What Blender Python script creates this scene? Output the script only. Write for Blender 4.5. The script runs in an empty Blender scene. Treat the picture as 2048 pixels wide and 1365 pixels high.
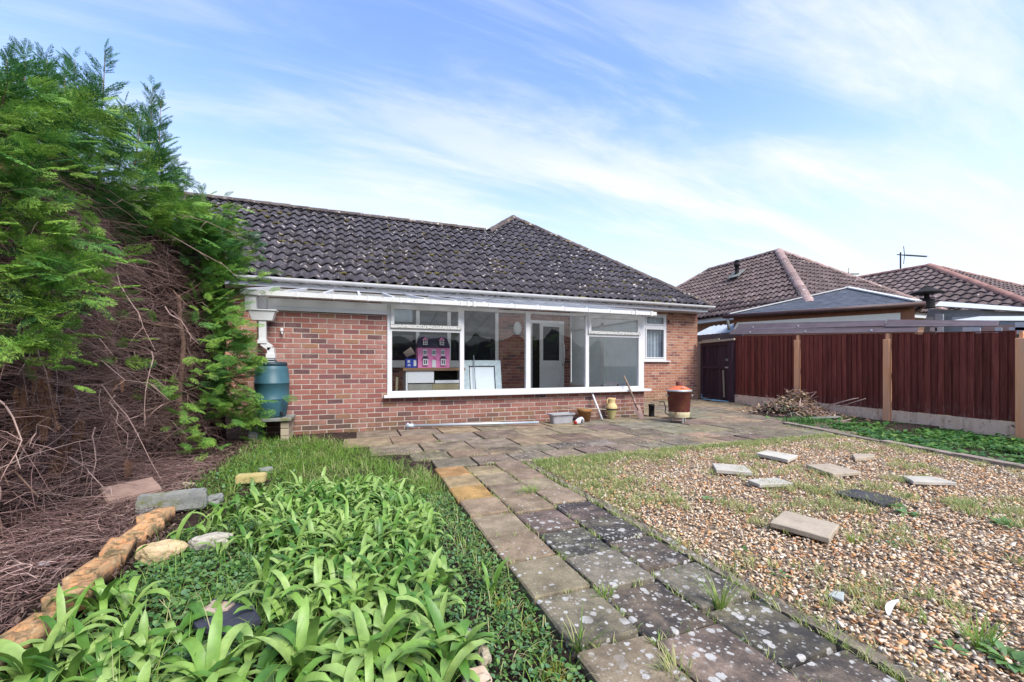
import bpy, bmesh, math, random
import numpy as np
from mathutils import Vector, Matrix, noise
random.seed(7); rng = np.random.default_rng(7)
S = bpy.context.scene
COL = S.collection
# ------------------------------------------------------------------ camera, world, sun, exposure
TH = math.radians(20.72); F = 830.0; HZ = 731.0
cam = bpy.data.cameras.new('camera'); co = bpy.data.objects.new('camera', cam); COL.objects.link(co)
co.location = (0, 0, 1.0); co.rotation_euler = (math.radians(90), 0, -TH)
cam.sensor_width = 36; cam.lens = F / 2048 * 36; cam.shift_y = 48.5 / 2048; cam.clip_start = 0.05; cam.clip_end = 3000
S.camera = co
SUN_EL, SUN_AZ = math.radians(48), math.radians(160)      # azimuth clockwise from +Y (behind the camera)
wd = bpy.data.worlds.new('World'); S.world = wd; wd.use_nodes = True
def build_world():
    nt = wd.node_tree; N = nt.nodes; L = nt.links; N.clear()
    def nd(t, **k):
        n = N.new(t)
        for a, b in k.items(): setattr(n, a, b)
        return n
    def math_(op, a, b=None, clamp=False):
        n = nd('ShaderNodeMath', operation=op, use_clamp=clamp)
        for i, v in enumerate((a, b)):
            if v is None: continue
            if isinstance(v, (int, float)): n.inputs[i].default_value = v
            else: L.new(v, n.inputs[i])
        return n.outputs[0]
    sky = nd('ShaderNodeTexSky', sky_type='NISHITA', sun_disc=False)
    sky.sun_elevation = SUN_EL; sky.sun_rotation = SUN_AZ; sky.air_density = 1.0; sky.dust_density = 0.6; sky.ozone_density = 2.0
    tc = nd('ShaderNodeTexCoord'); sep = nd('ShaderNodeSeparateXYZ'); L.new(tc.outputs['Generated'], sep.inputs[0])
    z = math_('MAXIMUM', sep.outputs[2], 0.0)
    den = math_('ADD', z, 0.22)
    px = math_('DIVIDE', sep.outputs[0], den); py = math_('DIVIDE', sep.outputs[1], den)
    comb = nd('ShaderNodeCombineXYZ'); L.new(px, comb.inputs[0]); L.new(py, comb.inputs[1])
    def wisps(rot, scl, sc, dist, det, lo, hi, rough=0.62, off=0.0):
        mp = nd('ShaderNodeMapping'); mp.inputs['Rotation'].default_value = (0, 0, math.radians(rot)); mp.inputs['Scale'].default_value = (scl[0], scl[1], 1)
        mp.inputs['Location'].default_value = (off, off * .37, 0)
        L.new(comb.outputs[0], mp.inputs[0])
        nz = nd('ShaderNodeTexNoise'); nz.inputs['Scale'].default_value = sc; nz.inputs['Detail'].default_value = det
        nz.inputs['Roughness'].default_value = rough; nz.inputs['Distortion'].default_value = dist
        L.new(mp.outputs[0], nz.inputs['Vector'])
        mr = nd('ShaderNodeMapRange', interpolation_type='SMOOTHERSTEP'); mr.inputs['From Min'].default_value = lo; mr.inputs['From Max'].default_value = hi
        L.new(nz.outputs[0], mr.inputs['Value']); return mr.outputs[0]
    big = wisps(-28, (0.5, 1.5), 1.1, 0.5, 9, 0.40, 0.68, .58, 3.1)
    fine = wisps(-35, (0.7, 3.2), 1.6, 0.8, 11, 0.42, 0.72, .6, 9.4)
    cl = math_('ADD', math_('MULTIPLY', big, 0.75), math_('MULTIPLY', fine, 0.5), True)
    haze = nd('ShaderNodeMapRange', interpolation_type='SMOOTHSTEP'); haze.inputs['From Min'].default_value = 0.55; haze.inputs['From Max'].default_value = 0.02
    L.new(sep.outputs[2], haze.inputs['Value'])
    # thin veil thickens to the right of the view (+X side), as the photograph's sky does
    side = nd('ShaderNodeMapRange'); side.inputs['From Min'].default_value = -0.2; side.inputs['From Max'].default_value = 0.95
    side.inputs['To Min'].default_value = 0.12; side.inputs['To Max'].default_value = 0.55
    L.new(sep.outputs[0], side.inputs['Value'])
    veil = math_('ADD', math_('MULTIPLY', haze.outputs[0], 0.90), math_('MULTIPLY', math_('MULTIPLY', side.outputs[0], big), 0.55), True)
    cov = math_('ADD', math_('MULTIPLY', cl, 0.62), veil, True)
    tint = nd('ShaderNodeMix', data_type='RGBA', blend_type='MULTIPLY'); tint.inputs[0].default_value = 1.0
    L.new(sky.outputs[0], tint.inputs[6]); tint.inputs[7].default_value = SKY_TINT
    mix = nd('ShaderNodeMix', data_type='RGBA'); L.new(cov, mix.inputs[0]); L.new(tint.outputs[2], mix.inputs[6]); mix.inputs[7].default_value = CLOUD
    bg = nd('ShaderNodeBackground'); bg.inputs[1].default_value = SKY_STR; L.new(mix.outputs[2], bg.inputs[0])
    out = nd('ShaderNodeOutputWorld'); L.new(bg.outputs[0], out.inputs[0])
SKY_STR = 0.15; SKY_TINT = (.90, .915, 1.02, 1); CLOUD = (2.55, 2.70, 2.85, 1)
build_world()
sl = bpy.data.lights.new('sun', 'SUN'); so = bpy.data.objects.new('sun', sl); COL.objects.link(so)
sl.energy = 2.2; sl.angle = math.radians(30); sl.color = (1.0, 0.95, 0.87)
sd = Vector((math.sin(SUN_AZ) * math.cos(SUN_EL), math.cos(SUN_AZ) * math.cos(SUN_EL), math.sin(SUN_EL)))
so.rotation_euler = sd.to_track_quat('Z', 'Y').to_euler()
S.view_settings.view_transform = 'Standard'; S.view_settings.look = 'None'; S.view_settings.gamma = 1.0; S.view_settings.exposure = 1.38
S.render.engine = 'CYCLES'
S.cycles.max_bounces = 8; S.cycles.transparent_max_bounces = 12; S.cycles.use_denoising = True

# ------------------------------------------------------------------ helpers
SN, CS = math.sin(TH), math.cos(TH)
def ray(px, py):
    u = (px - 1024) / F; return Vector((SN + u * CS, CS - u * SN, (HZ - py) / F))
def G(px, py, z=0.0):                 # a photograph pixel on the level z
    d = ray(px, py); t = (z - 1.0) / d.z; return Vector((d.x * t, d.y * t, z))
def W(px, py, Y):                     # a photograph pixel on the upright plane at depth Y
    d = ray(px, py); t = Y / d.y; return Vector((d.x * t, Y, 1 + d.z * t))
def WX(px, py, X):
    d = ray(px, py); t = X / d.x; return Vector((X, d.y * t, 1 + d.z * t))

def lk(o, parent=None):
    COL.objects.link(o)
    if parent is not None:
        o.parent = parent
        if parent.type == 'EMPTY': o.matrix_parent_inverse = Matrix.Translation(-parent.location)
    return o
def tag(o, label=None, cat=None, group=None, kind=None):
    if label: o['label'] = label
    if cat: o['category'] = cat
    if group: o['group'] = group
    if kind: o['kind'] = kind
    return o
def thing(name, label, cat, loc, group=None):
    o = bpy.data.objects.new(name, None); o.location = loc; o.empty_display_size = .1
    COL.objects.link(o); return tag(o, label, cat, group)
def np_mesh(name, V, Fc, mat, rnd=None, smooth=False, nv=None):
    """V (n,3), Fc (m,k) same-size faces."""
    me = bpy.data.meshes.new(name); V = np.asarray(V, np.float32); Fc = np.asarray(Fc, np.int32); k = Fc.shape[1]
    me.vertices.add(len(V)); me.vertices.foreach_set('co', V.ravel())
    me.loops.add(Fc.size); me.loops.foreach_set('vertex_index', Fc.ravel())
    me.polygons.add(len(Fc)); me.polygons.foreach_set('loop_start', np.arange(0, Fc.size, k, dtype=np.int32))
    me.polygons.foreach_set('loop_total', np.full(len(Fc), k, np.int32))
    if smooth: me.polygons.foreach_set('use_smooth', np.ones(len(Fc), bool))
    me.update(calc_edges=True)
    if rnd is not None:
        a = me.attributes.new('rnd', 'FLOAT', 'POINT'); a.data.foreach_set('value', np.asarray(rnd, np.float32))
    if mat: me.materials.append(mat)
    return me
def np_obj(name, V, Fc, mat, parent=None, rnd=None, smooth=False):
    return lk(bpy.data.objects.new(name, np_mesh(name, V, Fc, mat, rnd, smooth)), parent)

class MB:
    def __init__(s): s.v = []; s.f = []; s.r = []; s.sm = []; s.cur = 0.0; s.mi = []; s.m = 0
    def add(s, vs, fs, smooth=False):
        b = len(s.v); s.v += [tuple(v) for v in vs]; s.r += [s.cur] * len(vs)
        for f in fs: s.f.append(tuple(b + i for i in f)); s.sm.append(smooth); s.mi.append(s.m)
        return s
    def box(s, a, b, bev=0.0, rot=None, piv=None):
        x0, y0, z0 = a; x1, y1, z1 = b
        x0, x1 = min(x0, x1), max(x0, x1); y0, y1 = min(y0, y1), max(y0, y1); z0, z1 = min(z0, z1), max(z0, z1)
        if bev <= 0:
            vs = [(x, y, z) for x in (x0, x1) for y in (y0, y1) for z in (z0, z1)]
            fs = [(0, 1, 3, 2), (4, 6, 7, 5), (0, 4, 5, 1), (2, 3, 7, 6), (0, 2, 6, 4), (1, 5, 7, 3)]
        else:
            bm = bmesh.new(); bmesh.ops.create_cube(bm, size=1)
            for v in bm.verts: v.co = Vector(((x0 + x1) / 2 + v.co.x * (x1 - x0), (y0 + y1) / 2 + v.co.y * (y1 - y0), (z0 + z1) / 2 + v.co.z * (z1 - z0)))
            bmesh.ops.bevel(bm, geom=bm.edges[:], offset=bev, segments=1, affect='EDGES')
            bm.verts.index_update(); vs = [v.co.copy() for v in bm.verts]; fs = [[v.index for v in f.verts] for f in bm.faces]; bm.free()
        if rot is not None:
            p = Vector(piv) if piv is not None else Vector(((x0 + x1) / 2, (y0 + y1) / 2, (z0 + z1) / 2))
            vs = [p + rot @ (Vector(v) - p) for v in vs]
        return s.add(vs, fs)
    def beam(s, p, q, w, h, up=(0, 0, 1)):          # box along p->q
        p, q = Vector(p), Vector(q); d = (q - p).normalized(); u = Vector(up); sd_ = d.cross(u).normalized(); u = sd_.cross(d)
        vs = []
        for e in (p, q):
            for a, b in ((-1, -1), (1, -1), (1, 1), (-1, 1)): vs.append(e + sd_ * (a * w / 2) + u * (b * h / 2))
        return s.add(vs, [(0, 1, 2, 3), (7, 6, 5, 4), (0, 4, 5, 1), (1, 5, 6, 2), (2, 6, 7, 3), (3, 7, 4, 0)])
    def tube(s, pts, rad, n=8, cap=True, smooth=True):
        pts = [Vector(p) for p in pts]; m = len(pts)
        if isinstance(rad, (int, float)): rad = [rad] * m
        vs = []; ref = None
        for i, p in enumerate(pts):
            d = (pts[min(i + 1, m - 1)] - pts[max(i - 1, 0)]).normalized()
            if ref is None: ref = d.orthogonal().normalized()
            ref = (ref - d * ref.dot(d)).normalized(); b = d.cross(ref)
            for k in range(n):
                a = 2 * math.pi * k / n; vs.append(p + (ref * math.cos(a) + b * math.sin(a)) * rad[i])
        fs = [(i * n + k, i * n + (k + 1) % n, (i + 1) * n + (k + 1) % n, (i + 1) * n + k) for i in range(m - 1) for k in range(n)]
        s.add(vs, fs, smooth)
        if cap:
            b = len(s.v) - m * n
            for f in (tuple(b + k for k in reversed(range(n))), tuple(b + (m - 1) * n + k for k in range(n))):
                s.f.append(f); s.sm.append(False); s.mi.append(s.m)
        return s
    def lathe(s, c, prof, n=24, smooth=True, sx=1, sy=1):   # prof: (r, z)
        c = Vector(c); vs = []; m = len(prof)
        for r, z in prof:
            for k in range(n):
                a = 2 * math.pi * k / n; vs.append(c + Vector((r * math.cos(a) * sx, r * math.sin(a) * sy, z)))
        fs = [(i * n + k, i * n + (k + 1) % n, (i + 1) * n + (k + 1) % n, (i + 1) * n + k) for i in range(m - 1) for k in range(n)]
        return s.add(vs, fs, smooth)
    def poly(s, pts): return s.add(pts, [tuple(range(len(pts)))])
    def prism(s, pts, h, up=(0, 0, 1)):           # pts: outline of the TOP, extruded down by h
        n = len(pts); up = Vector(up); top = [Vector(p) for p in pts]; bot = [p - up * h for p in top]
        return s.add(top + bot, [tuple(range(n)), tuple(reversed(range(n, 2 * n)))] + [(i, i + n, (i + 1) % n + n, (i + 1) % n) for i in range(n)])
    def mesh(s, name, mats):
        me = bpy.data.meshes.new(name); me.from_pydata([tuple(v) for v in s.v], [], s.f)
        me.polygons.foreach_set('use_smooth', s.sm)
        if not isinstance(mats, (list, tuple)): mats = [mats]
        for m in mats: me.materials.append(m)
        if len(mats) > 1: me.polygons.foreach_set('material_index', s.mi)
        if any(s.r):
            a = me.attributes.new('rnd', 'FLOAT', 'POINT'); a.data.foreach_set('value', s.r)
        bm = bmesh.new(); bm.from_mesh(me); bmesh.ops.recalc_face_normals(bm, faces=bm.faces); bm.to_mesh(me); bm.free()
        return me
    def build(s, name, mats, parent=None): return lk(bpy.data.objects.new(name, s.mesh(name, mats)), parent)
    def single(s, name, mats, label, cat, group=None, kind=None): return tag(s.build(name, mats), label, cat, group, kind)

# ------------------------------------------------------------------ materials
class NT:
    def __init__(s, name):
        s.m = bpy.data.materials.new(name); s.m.use_nodes = True; s.t = s.m.node_tree; s.t.nodes.clear()
        s.pos = s.n('ShaderNodeNewGeometry').outputs['Position']
    def n(s, t, **k):
        x = s.t.nodes.new(t)
        for a, b in k.items(): setattr(x, a, b)
        return x
    def put(s, sock, v):
        if isinstance(v, bpy.types.NodeSocket): s.t.links.new(v, sock)
        elif isinstance(v, (tuple, list)) and len(v) == 3 and sock.type == 'RGBA': sock.default_value = (*v, 1)
        else: sock.default_value = v
    def math(s, op, a, b=0.0, clamp=False):
        x = s.n('ShaderNodeMath', operation=op, use_clamp=clamp); s.put(x.inputs[0], a); s.put(x.inputs[1], b); return x.outputs[0]
    def noise(s, scale, detail=6, rough=.6, dist=0.0, vec=None, col=False):
        x = s.n('ShaderNodeTexNoise'); s.put(x.inputs['Vector'], vec or s.pos); s.put(x.inputs['Scale'], scale); s.put(x.inputs['Detail'], detail)
        s.put(x.inputs['Roughness'], rough); s.put(x.inputs['Distortion'], dist); return x.outputs[1 if col else 0]
    def vmap(s, scale=(1, 1, 1), loc=(0, 0, 0), vec=None):
        x = s.n('ShaderNodeMapping'); s.put(x.inputs[0], vec or s.pos); x.inputs['Scale'].default_value = scale; x.inputs['Location'].default_value = loc; return x.outputs[0]
    def range(s, v, a, b, c=0.0, d=1.0, smooth=True):
        x = s.n('ShaderNodeMapRange', interpolation_type='SMOOTHSTEP' if smooth else 'LINEAR')
        s.put(x.inputs['Value'], v); s.put(x.inputs['From Min'], a); s.put(x.inputs['From Max'], b); s.put(x.inputs['To Min'], c); s.put(x.inputs['To Max'], d); return x.outputs[0]
    def mix(s, f, a, b, mode='MIX'):
        x = s.n('ShaderNodeMix', data_type='RGBA', blend_type=mode); s.put(x.inputs[0], f); s.put(x.inputs[6], a); s.put(x.inputs[7], b); return x.outputs[2]
    def ramp(s, f, cols, const=False):
        x = s.n('ShaderNodeValToRGB'); r = x.color_ramp; r.interpolation = 'CONSTANT' if const else 'LINEAR'
        n = len(cols)
        for i, c in enumerate(cols):
            p = i / n if const else i / max(1, n - 1)
            if isinstance(c[0], (tuple, list)): p, c = c[1], c[0]
            e = r.elements[i] if i < 2 else r.elements.new(p)
            e.position = p; e.color = (*c, 1)
        s.put(x.inputs[0], f); return x.outputs[0]
    def rnd(s):                                    # per object + per piece random 0..1
        a = s.n('ShaderNodeObjectInfo').outputs['Random']; b = s.n('ShaderNodeAttribute', attribute_name='rnd').outputs['Fac']
        return s.math('FRACT', s.math('ADD', a, b))
    def objprop(s, name):
        return s.n('ShaderNodeAttribute', attribute_type='OBJECT', attribute_name=name).outputs['Fac']
    def hsv(s, c, h=.5, sat=1.0, v=1.0):
        x = s.n('ShaderNodeHueSaturation'); s.put(x.inputs['Hue'], h); s.put(x.inputs['Saturation'], sat); s.put(x.inputs['Value'], v); s.put(x.inputs['Color'], c); return x.outputs[0]
    def bump(s, h, strength=.4, dist=.01, normal=None):
        x = s.n('ShaderNodeBump'); s.put(x.inputs['Height'], h); s.put(x.inputs['Strength'], strength); s.put(x.inputs['Distance'], dist)
        if normal is not None: s.put(x.inputs['Normal'], normal)
        return x.outputs[0]
    def spots(s, scale, size, soft=.08, dist=.35, rand=1.0, off=0.0):   # round patches of lichen
        w = s.noise(scale * 1.7, 3, col=True)
        v = s.n('ShaderNodeVectorMath', operation='MULTIPLY_ADD'); s.put(v.inputs[0], w); v.inputs[1].default_value = (dist / scale,) * 3; s.put(v.inputs[2], s.vmap(loc=(off, off, off)))
        vo = s.n('ShaderNodeTexVoronoi'); s.put(vo.inputs['Vector'], v.outputs[0]); s.put(vo.inputs['Scale'], scale); s.put(vo.inputs['Randomness'], rand)
        sz = s.n('ShaderNodeSeparateColor'); s.put(sz.inputs[0], vo.outputs['Color'])
        thr = s.math('MULTIPLY', s.math('POWER', sz.outputs[0], 1.6), size)
        return s.range(s.math('SUBTRACT', thr, vo.outputs['Distance']), 0.0, soft)
    def out(s, color, rough=.8, normal=None, spec=.3, metal=0.0, trans=None, sss=None):
        b = s.n('ShaderNodeBsdfPrincipled'); s.put(b.inputs['Base Color'], color); s.put(b.inputs['Roughness'], rough)
        s.put(b.inputs['Specular IOR Level'], spec); s.put(b.inputs['Metallic'], metal)
        if normal is not None: s.put(b.inputs['Normal'], normal)
        sh = b.outputs[0]
        if trans is not None:
            t = s.n('ShaderNodeBsdfTranslucent'); s.put(t.inputs[0], color)
            if normal is not None: s.put(t.inputs['Normal'], normal)
            x = s.n('ShaderNodeMixShader'); x.inputs[0].default_value = trans; s.t.links.new(sh, x.inputs[1]); s.t.links.new(t.outputs[0], x.inputs[2]); sh = x.outputs[0]
        o = s.n('ShaderNodeOutputMaterial'); s.t.links.new(sh, o.inputs[0]); return s.m

def basic(name, cols, scale=6, rough=.75, bump=.25, bscale=80, bdist=.004, var=0.0, spec=.3, metal=0, stretch=(1, 1, 1), dirt=None):
    t = NT(name); vec = t.vmap(stretch) if stretch != (1, 1, 1) else None
    c = cols[0]
    if len(cols) > 1:
        c = t.ramp(t.range(t.noise(scale, 7, .65, vec=vec), .3, .7, smooth=False), cols)
    if dirt: c = t.mix(t.range(t.noise(dirt[1], 8, .7), dirt[2], dirt[3]), c, dirt[0])
    if var: c = t.hsv(c, v=t.range(t.rnd(), 0, 1, 1 - var, 1 + var, False))
    nrm = t.bump(t.noise(bscale, 5, .6, vec=vec), bump, bdist) if bump else None
    return t.out(c, rough, nrm, spec, metal)

def brick_mat(name, cols, mott, low=None):
    t = NT(name); r = t.rnd(); c = t.ramp(r, cols, True)
    c = t.mix(t.range(t.noise(22, 8, .7), .35, .75, 0, .65), c, mott)
    c = t.hsv(c, v=t.range(t.noise(160, 4, .7), .2, .8, .75, 1.25))
    c = t.mix(t.range(t.noise(1.3, 6, .7), .55, .75, 0, .35), c, (.46, .36, .33))          # efflorescence bloom
    if low:   # damp green staining on the lowest courses (splash zone)
        z = t.n('ShaderNodeSeparateXYZ'); t.put(z.inputs[0], t.pos)
        f = t.math('MULTIPLY', t.range(z.outputs[2], .42, .0), t.range(t.noise(4, 7, .7), .3, .65)); c = t.mix(t.math('MULTIPLY', f, .75), c, low)
    h = t.noise(120, 6, .7)
    return t.out(c, .9, t.bump(h, .5, .004), .15)
M = {}
M['brick'] = brick_mat('weathered_red_brick', [(.27, .105, .085), (.33, .15, .12), (.24, .09, .08), (.31, .145, .125), (.28, .15, .09), (.11, .06, .066), (.31, .13, .11), (.19, .08, .085), (.26, .10, .08), (.35, .18, .15)], (.20, .10, .09), (.10, .085, .05))
M['brick2'] = brick_mat('orange_red_brick', [(.34, .135, .08), (.38, .18, .11), (.28, .10, .07), (.36, .16, .10), (.19, .07, .06), (.42, .22, .15), (.33, .13, .08)], (.30, .17, .12), (.13, .11, .045))
M['mortar'] = basic('mortar', [(.34, .29, .25), (.50, .43, .38)], 9, .95, .4, 150)
t = NT('white_upvc_dirty'); c = t.mix(t.range(t.noise(3, 8, .7), .45, .8, 0, .5), (.60, .60, .62), (.44, .43, .41)); M['white'] = t.out(c, .4, t.bump(t.noise(40, 3), .04, .002), .4)
t = NT('white_upvc_mouldy'); c = t.mix(t.math('MULTIPLY', t.range(t.noise(55, 5, .7), .56, .66), t.range(t.noise(5, 5, .7), .46, .62)), (.58, .58, .58), (.10, .095, .065)); c = t.mix(t.range(t.noise(4, 6, .7), .5, .75, 0, .55), c, (.42, .41, .33)); M['mould'] = t.out(c, .55, t.bump(t.noise(60, 3), .15, .002), .3)
t = NT('painted_fascia'); 
sp = t.n('ShaderNodeSeparateXYZ'); t.put(sp.inputs[0], t.pos)
f = t.math('MULTIPLY', t.range(t.noise(18, 8, .75, vec=t.vmap((.5, 1, 1.6))), .46, .62), t.range(sp.outputs[2], 2.555, 2.62))
c = t.mix(f, t.mix(t.range(t.noise(5, 6, .7), .4, .8, 0, .5), (.52, .52, .57), (.42, .42, .44)), (.05, .05, .04)); M['fascia'] = t.out(c, .6, None, .3)
t = NT('mossy_polycarbonate'); c = t.mix(t.range(t.noise(7, 9, .75, dist=.6), .47, .6), (.74, .74, .70), (.16, .15, .09)); M['poly'] = t.out(c, .5, t.bump(t.noise(40, 4), .3, .006), .3, trans=.6)
def tile_mat(name, a, b, spot, moss, spotsize=.34):
    t = NT(name); c = t.mix(t.range(t.noise(14, 8, .7), .3, .7), a, b); c = t.hsv(c, v=t.range(t.rnd(), 0, 1, .72, 1.3, False))
    c = t.mix(t.range(t.noise(3.1, 8, .75), .54, .68, 0, .8), c, moss)
    m = t.math('MULTIPLY', t.spots(9, spotsize * 1.25, .1, .6), t.range(t.noise(1.1, 4), .38, .6)); c = t.mix(m, c, spot)
    m = t.spots(26, spotsize, .12, .6, off=4.0); c = t.mix(t.math('MULTIPLY', m, .8), c, spot)
    return t.out(c, .85, t.bump(t.noise(90, 6, .7), .5, .006), .2)
M['tile'] = tile_mat('dark_concrete_tile', (.040, .036, .045), (.080, .073, .086), (.50, .45, .43), (.032, .022, .016), .34)
M['tile2'] = tile_mat('brown_concrete_tile', (.085, .060, .060), (.165, .125, .12), (.48, .42, .40), (.08, .05, .04), .3)
M['ridge2'] = tile_mat('pinkish_ridge_tile', (.23, .145, .135), (.33, .245, .23), (.55, .50, .45), (.22, .13, .05), .4)
M['ridge'] = tile_mat('dark_ridge_tile', (.07, .055, .055), (.11, .09, .09), (.42, .36, .30), (.20, .14, .05), .4)
t = NT('window_glass'); lw = t.n('ShaderNodeLayerWeight'); lw.inputs[0].default_value = .5
fr = t.math('ADD', t.math('MULTIPLY', t.math('POWER', lw.outputs['Facing'], 4.0), .8), .075, True)
tr = t.n('ShaderNodeBsdfTransparent'); tr.inputs[0].default_value = (.90, .93, .94, 1); gl = t.n('ShaderNodeBsdfGlossy'); gl.inputs['Roughness'].default_value = .012
t.put(gl.inputs['Normal'], t.bump(t.noise(1.1, 2), .03, .05))
x = t.n('ShaderNodeMixShader'); t.put(x.inputs[0], fr); t.t.links.new(tr.outputs[0], x.inputs[1]); t.t.links.new(gl.outputs[0], x.inputs[2])
o = t.n('ShaderNodeOutputMaterial'); t.t.links.new(x.outputs[0], o.inputs[0]); M['glass'] = t.m
M['dark_glass'] = NT('dark_room_glass').out((.012, .014, .02), .04, None, .5)
M['void'] = NT('near_black_or_unlit').out((.015, .013, .014), .9)  # near-black for black fittings and for shade painted into unlit openings
def slab_mat():
    t = NT('weathered_paving'); oc = t.n('ShaderNodeObjectInfo').outputs['Color']; r = t.rnd()
    base = t.mix(1.0, t.ramp(t.range(t.noise(5, 8, .7), .3, .7, smooth=False), [(.095, .078, .060), (.19, .157, .118), (.305, .255, .192)]), oc, 'MULTIPLY')
    base = t.hsv(base, v=t.range(t.noise(140, 5, .75), .25, .75, .72, 1.3))
    al = t.objprop('algae'); an = t.math('ADD', t.math('MULTIPLY', t.noise(2.3, 9, .75, .4), .6), t.math('MULTIPLY', t.noise(11, 6, .7), .4)); dark = t.math('MULTIPLY', t.range(an, t.math('SUBTRACT', .66, t.math('MULTIPLY', al, .36)), t.math('SUBTRACT', .92, t.math('MULTIPLY', al, .36))), .95)
    c = t.mix(dark, base, (.036, .034, .036))
    li = t.objprop('lichen')
    s1 = t.math('MULTIPLY', t.spots(27, t.math('MULTIPLY', li, .50), .06, .5), t.range(t.noise(3.3, 4), .34, .5)); s2 = t.spots(58, t.math('MULTIPLY', li, .50), .10, .55, off=3.0)
    lc = t.mix(t.noise(60, 4), (.27, .26, .24), (.56, .54, .52)); s3 = t.math('MULTIPLY', t.spots(15, t.math('MULTIPLY', li, .42), .05, .55, off=7.0), t.range(t.noise(2.1, 4), .42, .58)); c = t.mix(t.math('MAXIMUM', t.math('MAXIMUM', s1, s3), t.math('MULTIPLY', s2, t.range(t.noise(4.7, 5, .7), .40, .62, .12, .9))), c, lc)
    c = t.mix(t.range(t.noise(3.7, 7, .7), .60, .72, 0, .32), c, (.10, .095, .025))                 # moss film
    c = t.mix(t.range(t.noise(230, 3, .6), .62, .74, 0, .5), c, (.035, .03, .028))
    h = t.math('ADD', t.noise(110, 6, .75), t.math('MULTIPLY', t.noise(12, 4), .8)); return t.out(c, .88, t.bump(h, .55, .006), .2)
M['slab'] = slab_mat()
t = NT('garden_soil'); c = t.ramp(t.range(t.noise(9, 9, .75), .3, .7, smooth=False), [(.016, .011, .010), (.045, .030, .026), (.10, .066, .056)]); M['soil'] = t.out(c, .95, t.bump(t.noise(40, 9, .75), .9, .03), .1)
t = NT('far_ground_grass'); c = t.ramp(t.range(t.noise(.8, 9, .75), .3, .7, smooth=False), [(.035, .06, .018), (.07, .10, .03), (.10, .09, .05)]); M['ground'] = t.out(c, .95, t.bump(t.noise(20, 6), .6, .03), .1)
t = NT('flint_gravel'); r = t.rnd(); c = t.ramp(r, [(.58, .44, .31), (.66, .54, .42), (.56, .29, .12), (.70, .60, .50), (.30, .25, .22), (.62, .38, .18), (.72, .62, .50), (.50, .35, .23), (.64, .46, .30), (.10, .09, .085), (.58, .50, .42), (.45, .22, .10), (.74, .70, .65), (.58, .43, .30)], True)
c = t.mix(1.0, c, (1.0, .93, .82), 'MULTIPLY'); c = t.hsv(c, sat=.95, v=t.range(t.noise(90, 4, .6), .2, .8, .7, 1.15)); M['gravel'] = t.out(c, .6, None, .35)
t = NT('gravel_bed_base'); c = t.ramp(t.range(t.noise(60, 4, .6), .35, .65, smooth=False), [(.10, .075, .055), (.40, .29, .20)]); M['gbase'] = t.out(c, .95, t.bump(t.noise(60, 5), .8, .02))
def leaf_mat(name, cols, trans=.35, rough=.45, spec=.4, scale=30):
    t = NT(name); r = t.rnd(); c = t.ramp(r, cols); c = t.hsv(c, v=t.range(t.noise(scale, 4), .2, .8, .8, 1.2)); return t.out(c, rough, None, spec, trans=trans)
M['strap'] = leaf_mat('strap_leaf', [(.055, .15, .026), (.11, .24, .04), (.19, .33, .06), (.28, .40, .12), (.12, .24, .04)], .18, .42, .42)
M['grass'] = leaf_mat('grass_blade', [(.09, .22, .025), (.17, .31, .045), (.29, .39, .09), (.50, .45, .24), (.17, .29, .05)], .35, .55)
M['cover'] = leaf_mat('small_leaf', [(.045, .13, .04), (.08, .20, .045), (.15, .27, .07), (.10, .21, .11)], .25, .5)
M['bedleaf'] = leaf_mat('bed_leaf', [(.03, .10, .025), (.055, .16, .03), (.12, .24, .04), (.05, .13, .06), (.18, .28, .05)], .25, .5)
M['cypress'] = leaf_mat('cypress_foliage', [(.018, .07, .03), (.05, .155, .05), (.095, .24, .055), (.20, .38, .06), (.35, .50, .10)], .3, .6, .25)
M['deadneedle'] = leaf_mat('dead_foliage', [(.22, .11, .06), (.30, .17, .11), (.16, .08, .05)], .15, .8, .1)
t = NT('dead_twig'); c = t.ramp(t.rnd(), [(.075, .045, .045), (.21, .125, .115), (.36, .235, .215), (.56, .42, .38), (.19, .11, .105)]); M['twig'] = t.out(c, .85, None, .15)
M['litter'] = leaf_mat('dry_litter', [(.025, .017, .015), (.06, .038, .032), (.11, .07, .058), (.20, .14, .115)], .05, .9, .1)
t = NT('white_upvc_black_mould'); c = t.mix(t.range(t.noise(48, 6, .75), .50, .60), (.58, .58, .57), (.10, .095, .065)); M['mould2'] = t.out(c, .6, None, .2)
M['bark'] = basic('reddish_bark', [(.12, .07, .055), (.26, .17, .13)], 14, .9, .6, 40, .01, stretch=(3, 3, .5))
M['hedgecore'] = basic('dead_interior_in_shade', [(.016, .010, .009), (.048, .028, .025)], 18, .95, .9, 50, .03)  # dead interior, made extra dark so shade between twigs sits in the colour
def wood_mat(name, cols, var=.25, wear=None, grain=30):
    t = NT(name); vec = t.vmap((1, 1, .06)); c = t.ramp(t.range(t.noise(grain, 7, .65, .4, vec=vec), .3, .7, smooth=False), cols)
    if wear:
        z = t.n('ShaderNodeSeparateXYZ'); t.put(z.inputs[0], t.pos)
        f = t.math('MULTIPLY', t.range(z.outputs[2], wear[1], wear[2]), t.range(t.noise(26, 6, .7, vec=t.vmap((1, 1, .25))), .48, .68)); c = t.mix(f, c, wear[0])
        c = t.mix(t.range(t.noise(14, 6, .7, vec=t.vmap((1, 1, .12))), .63, .74, 0, .5), c, wear[0])
    c = t.hsv(c, v=t.range(t.rnd(), 0, 1, 1 - var, 1 + var, False)); return t.out(c, .75, t.bump(t.noise(grain * 2, 5, .6, vec=vec), .4, .004), .2)
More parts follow.
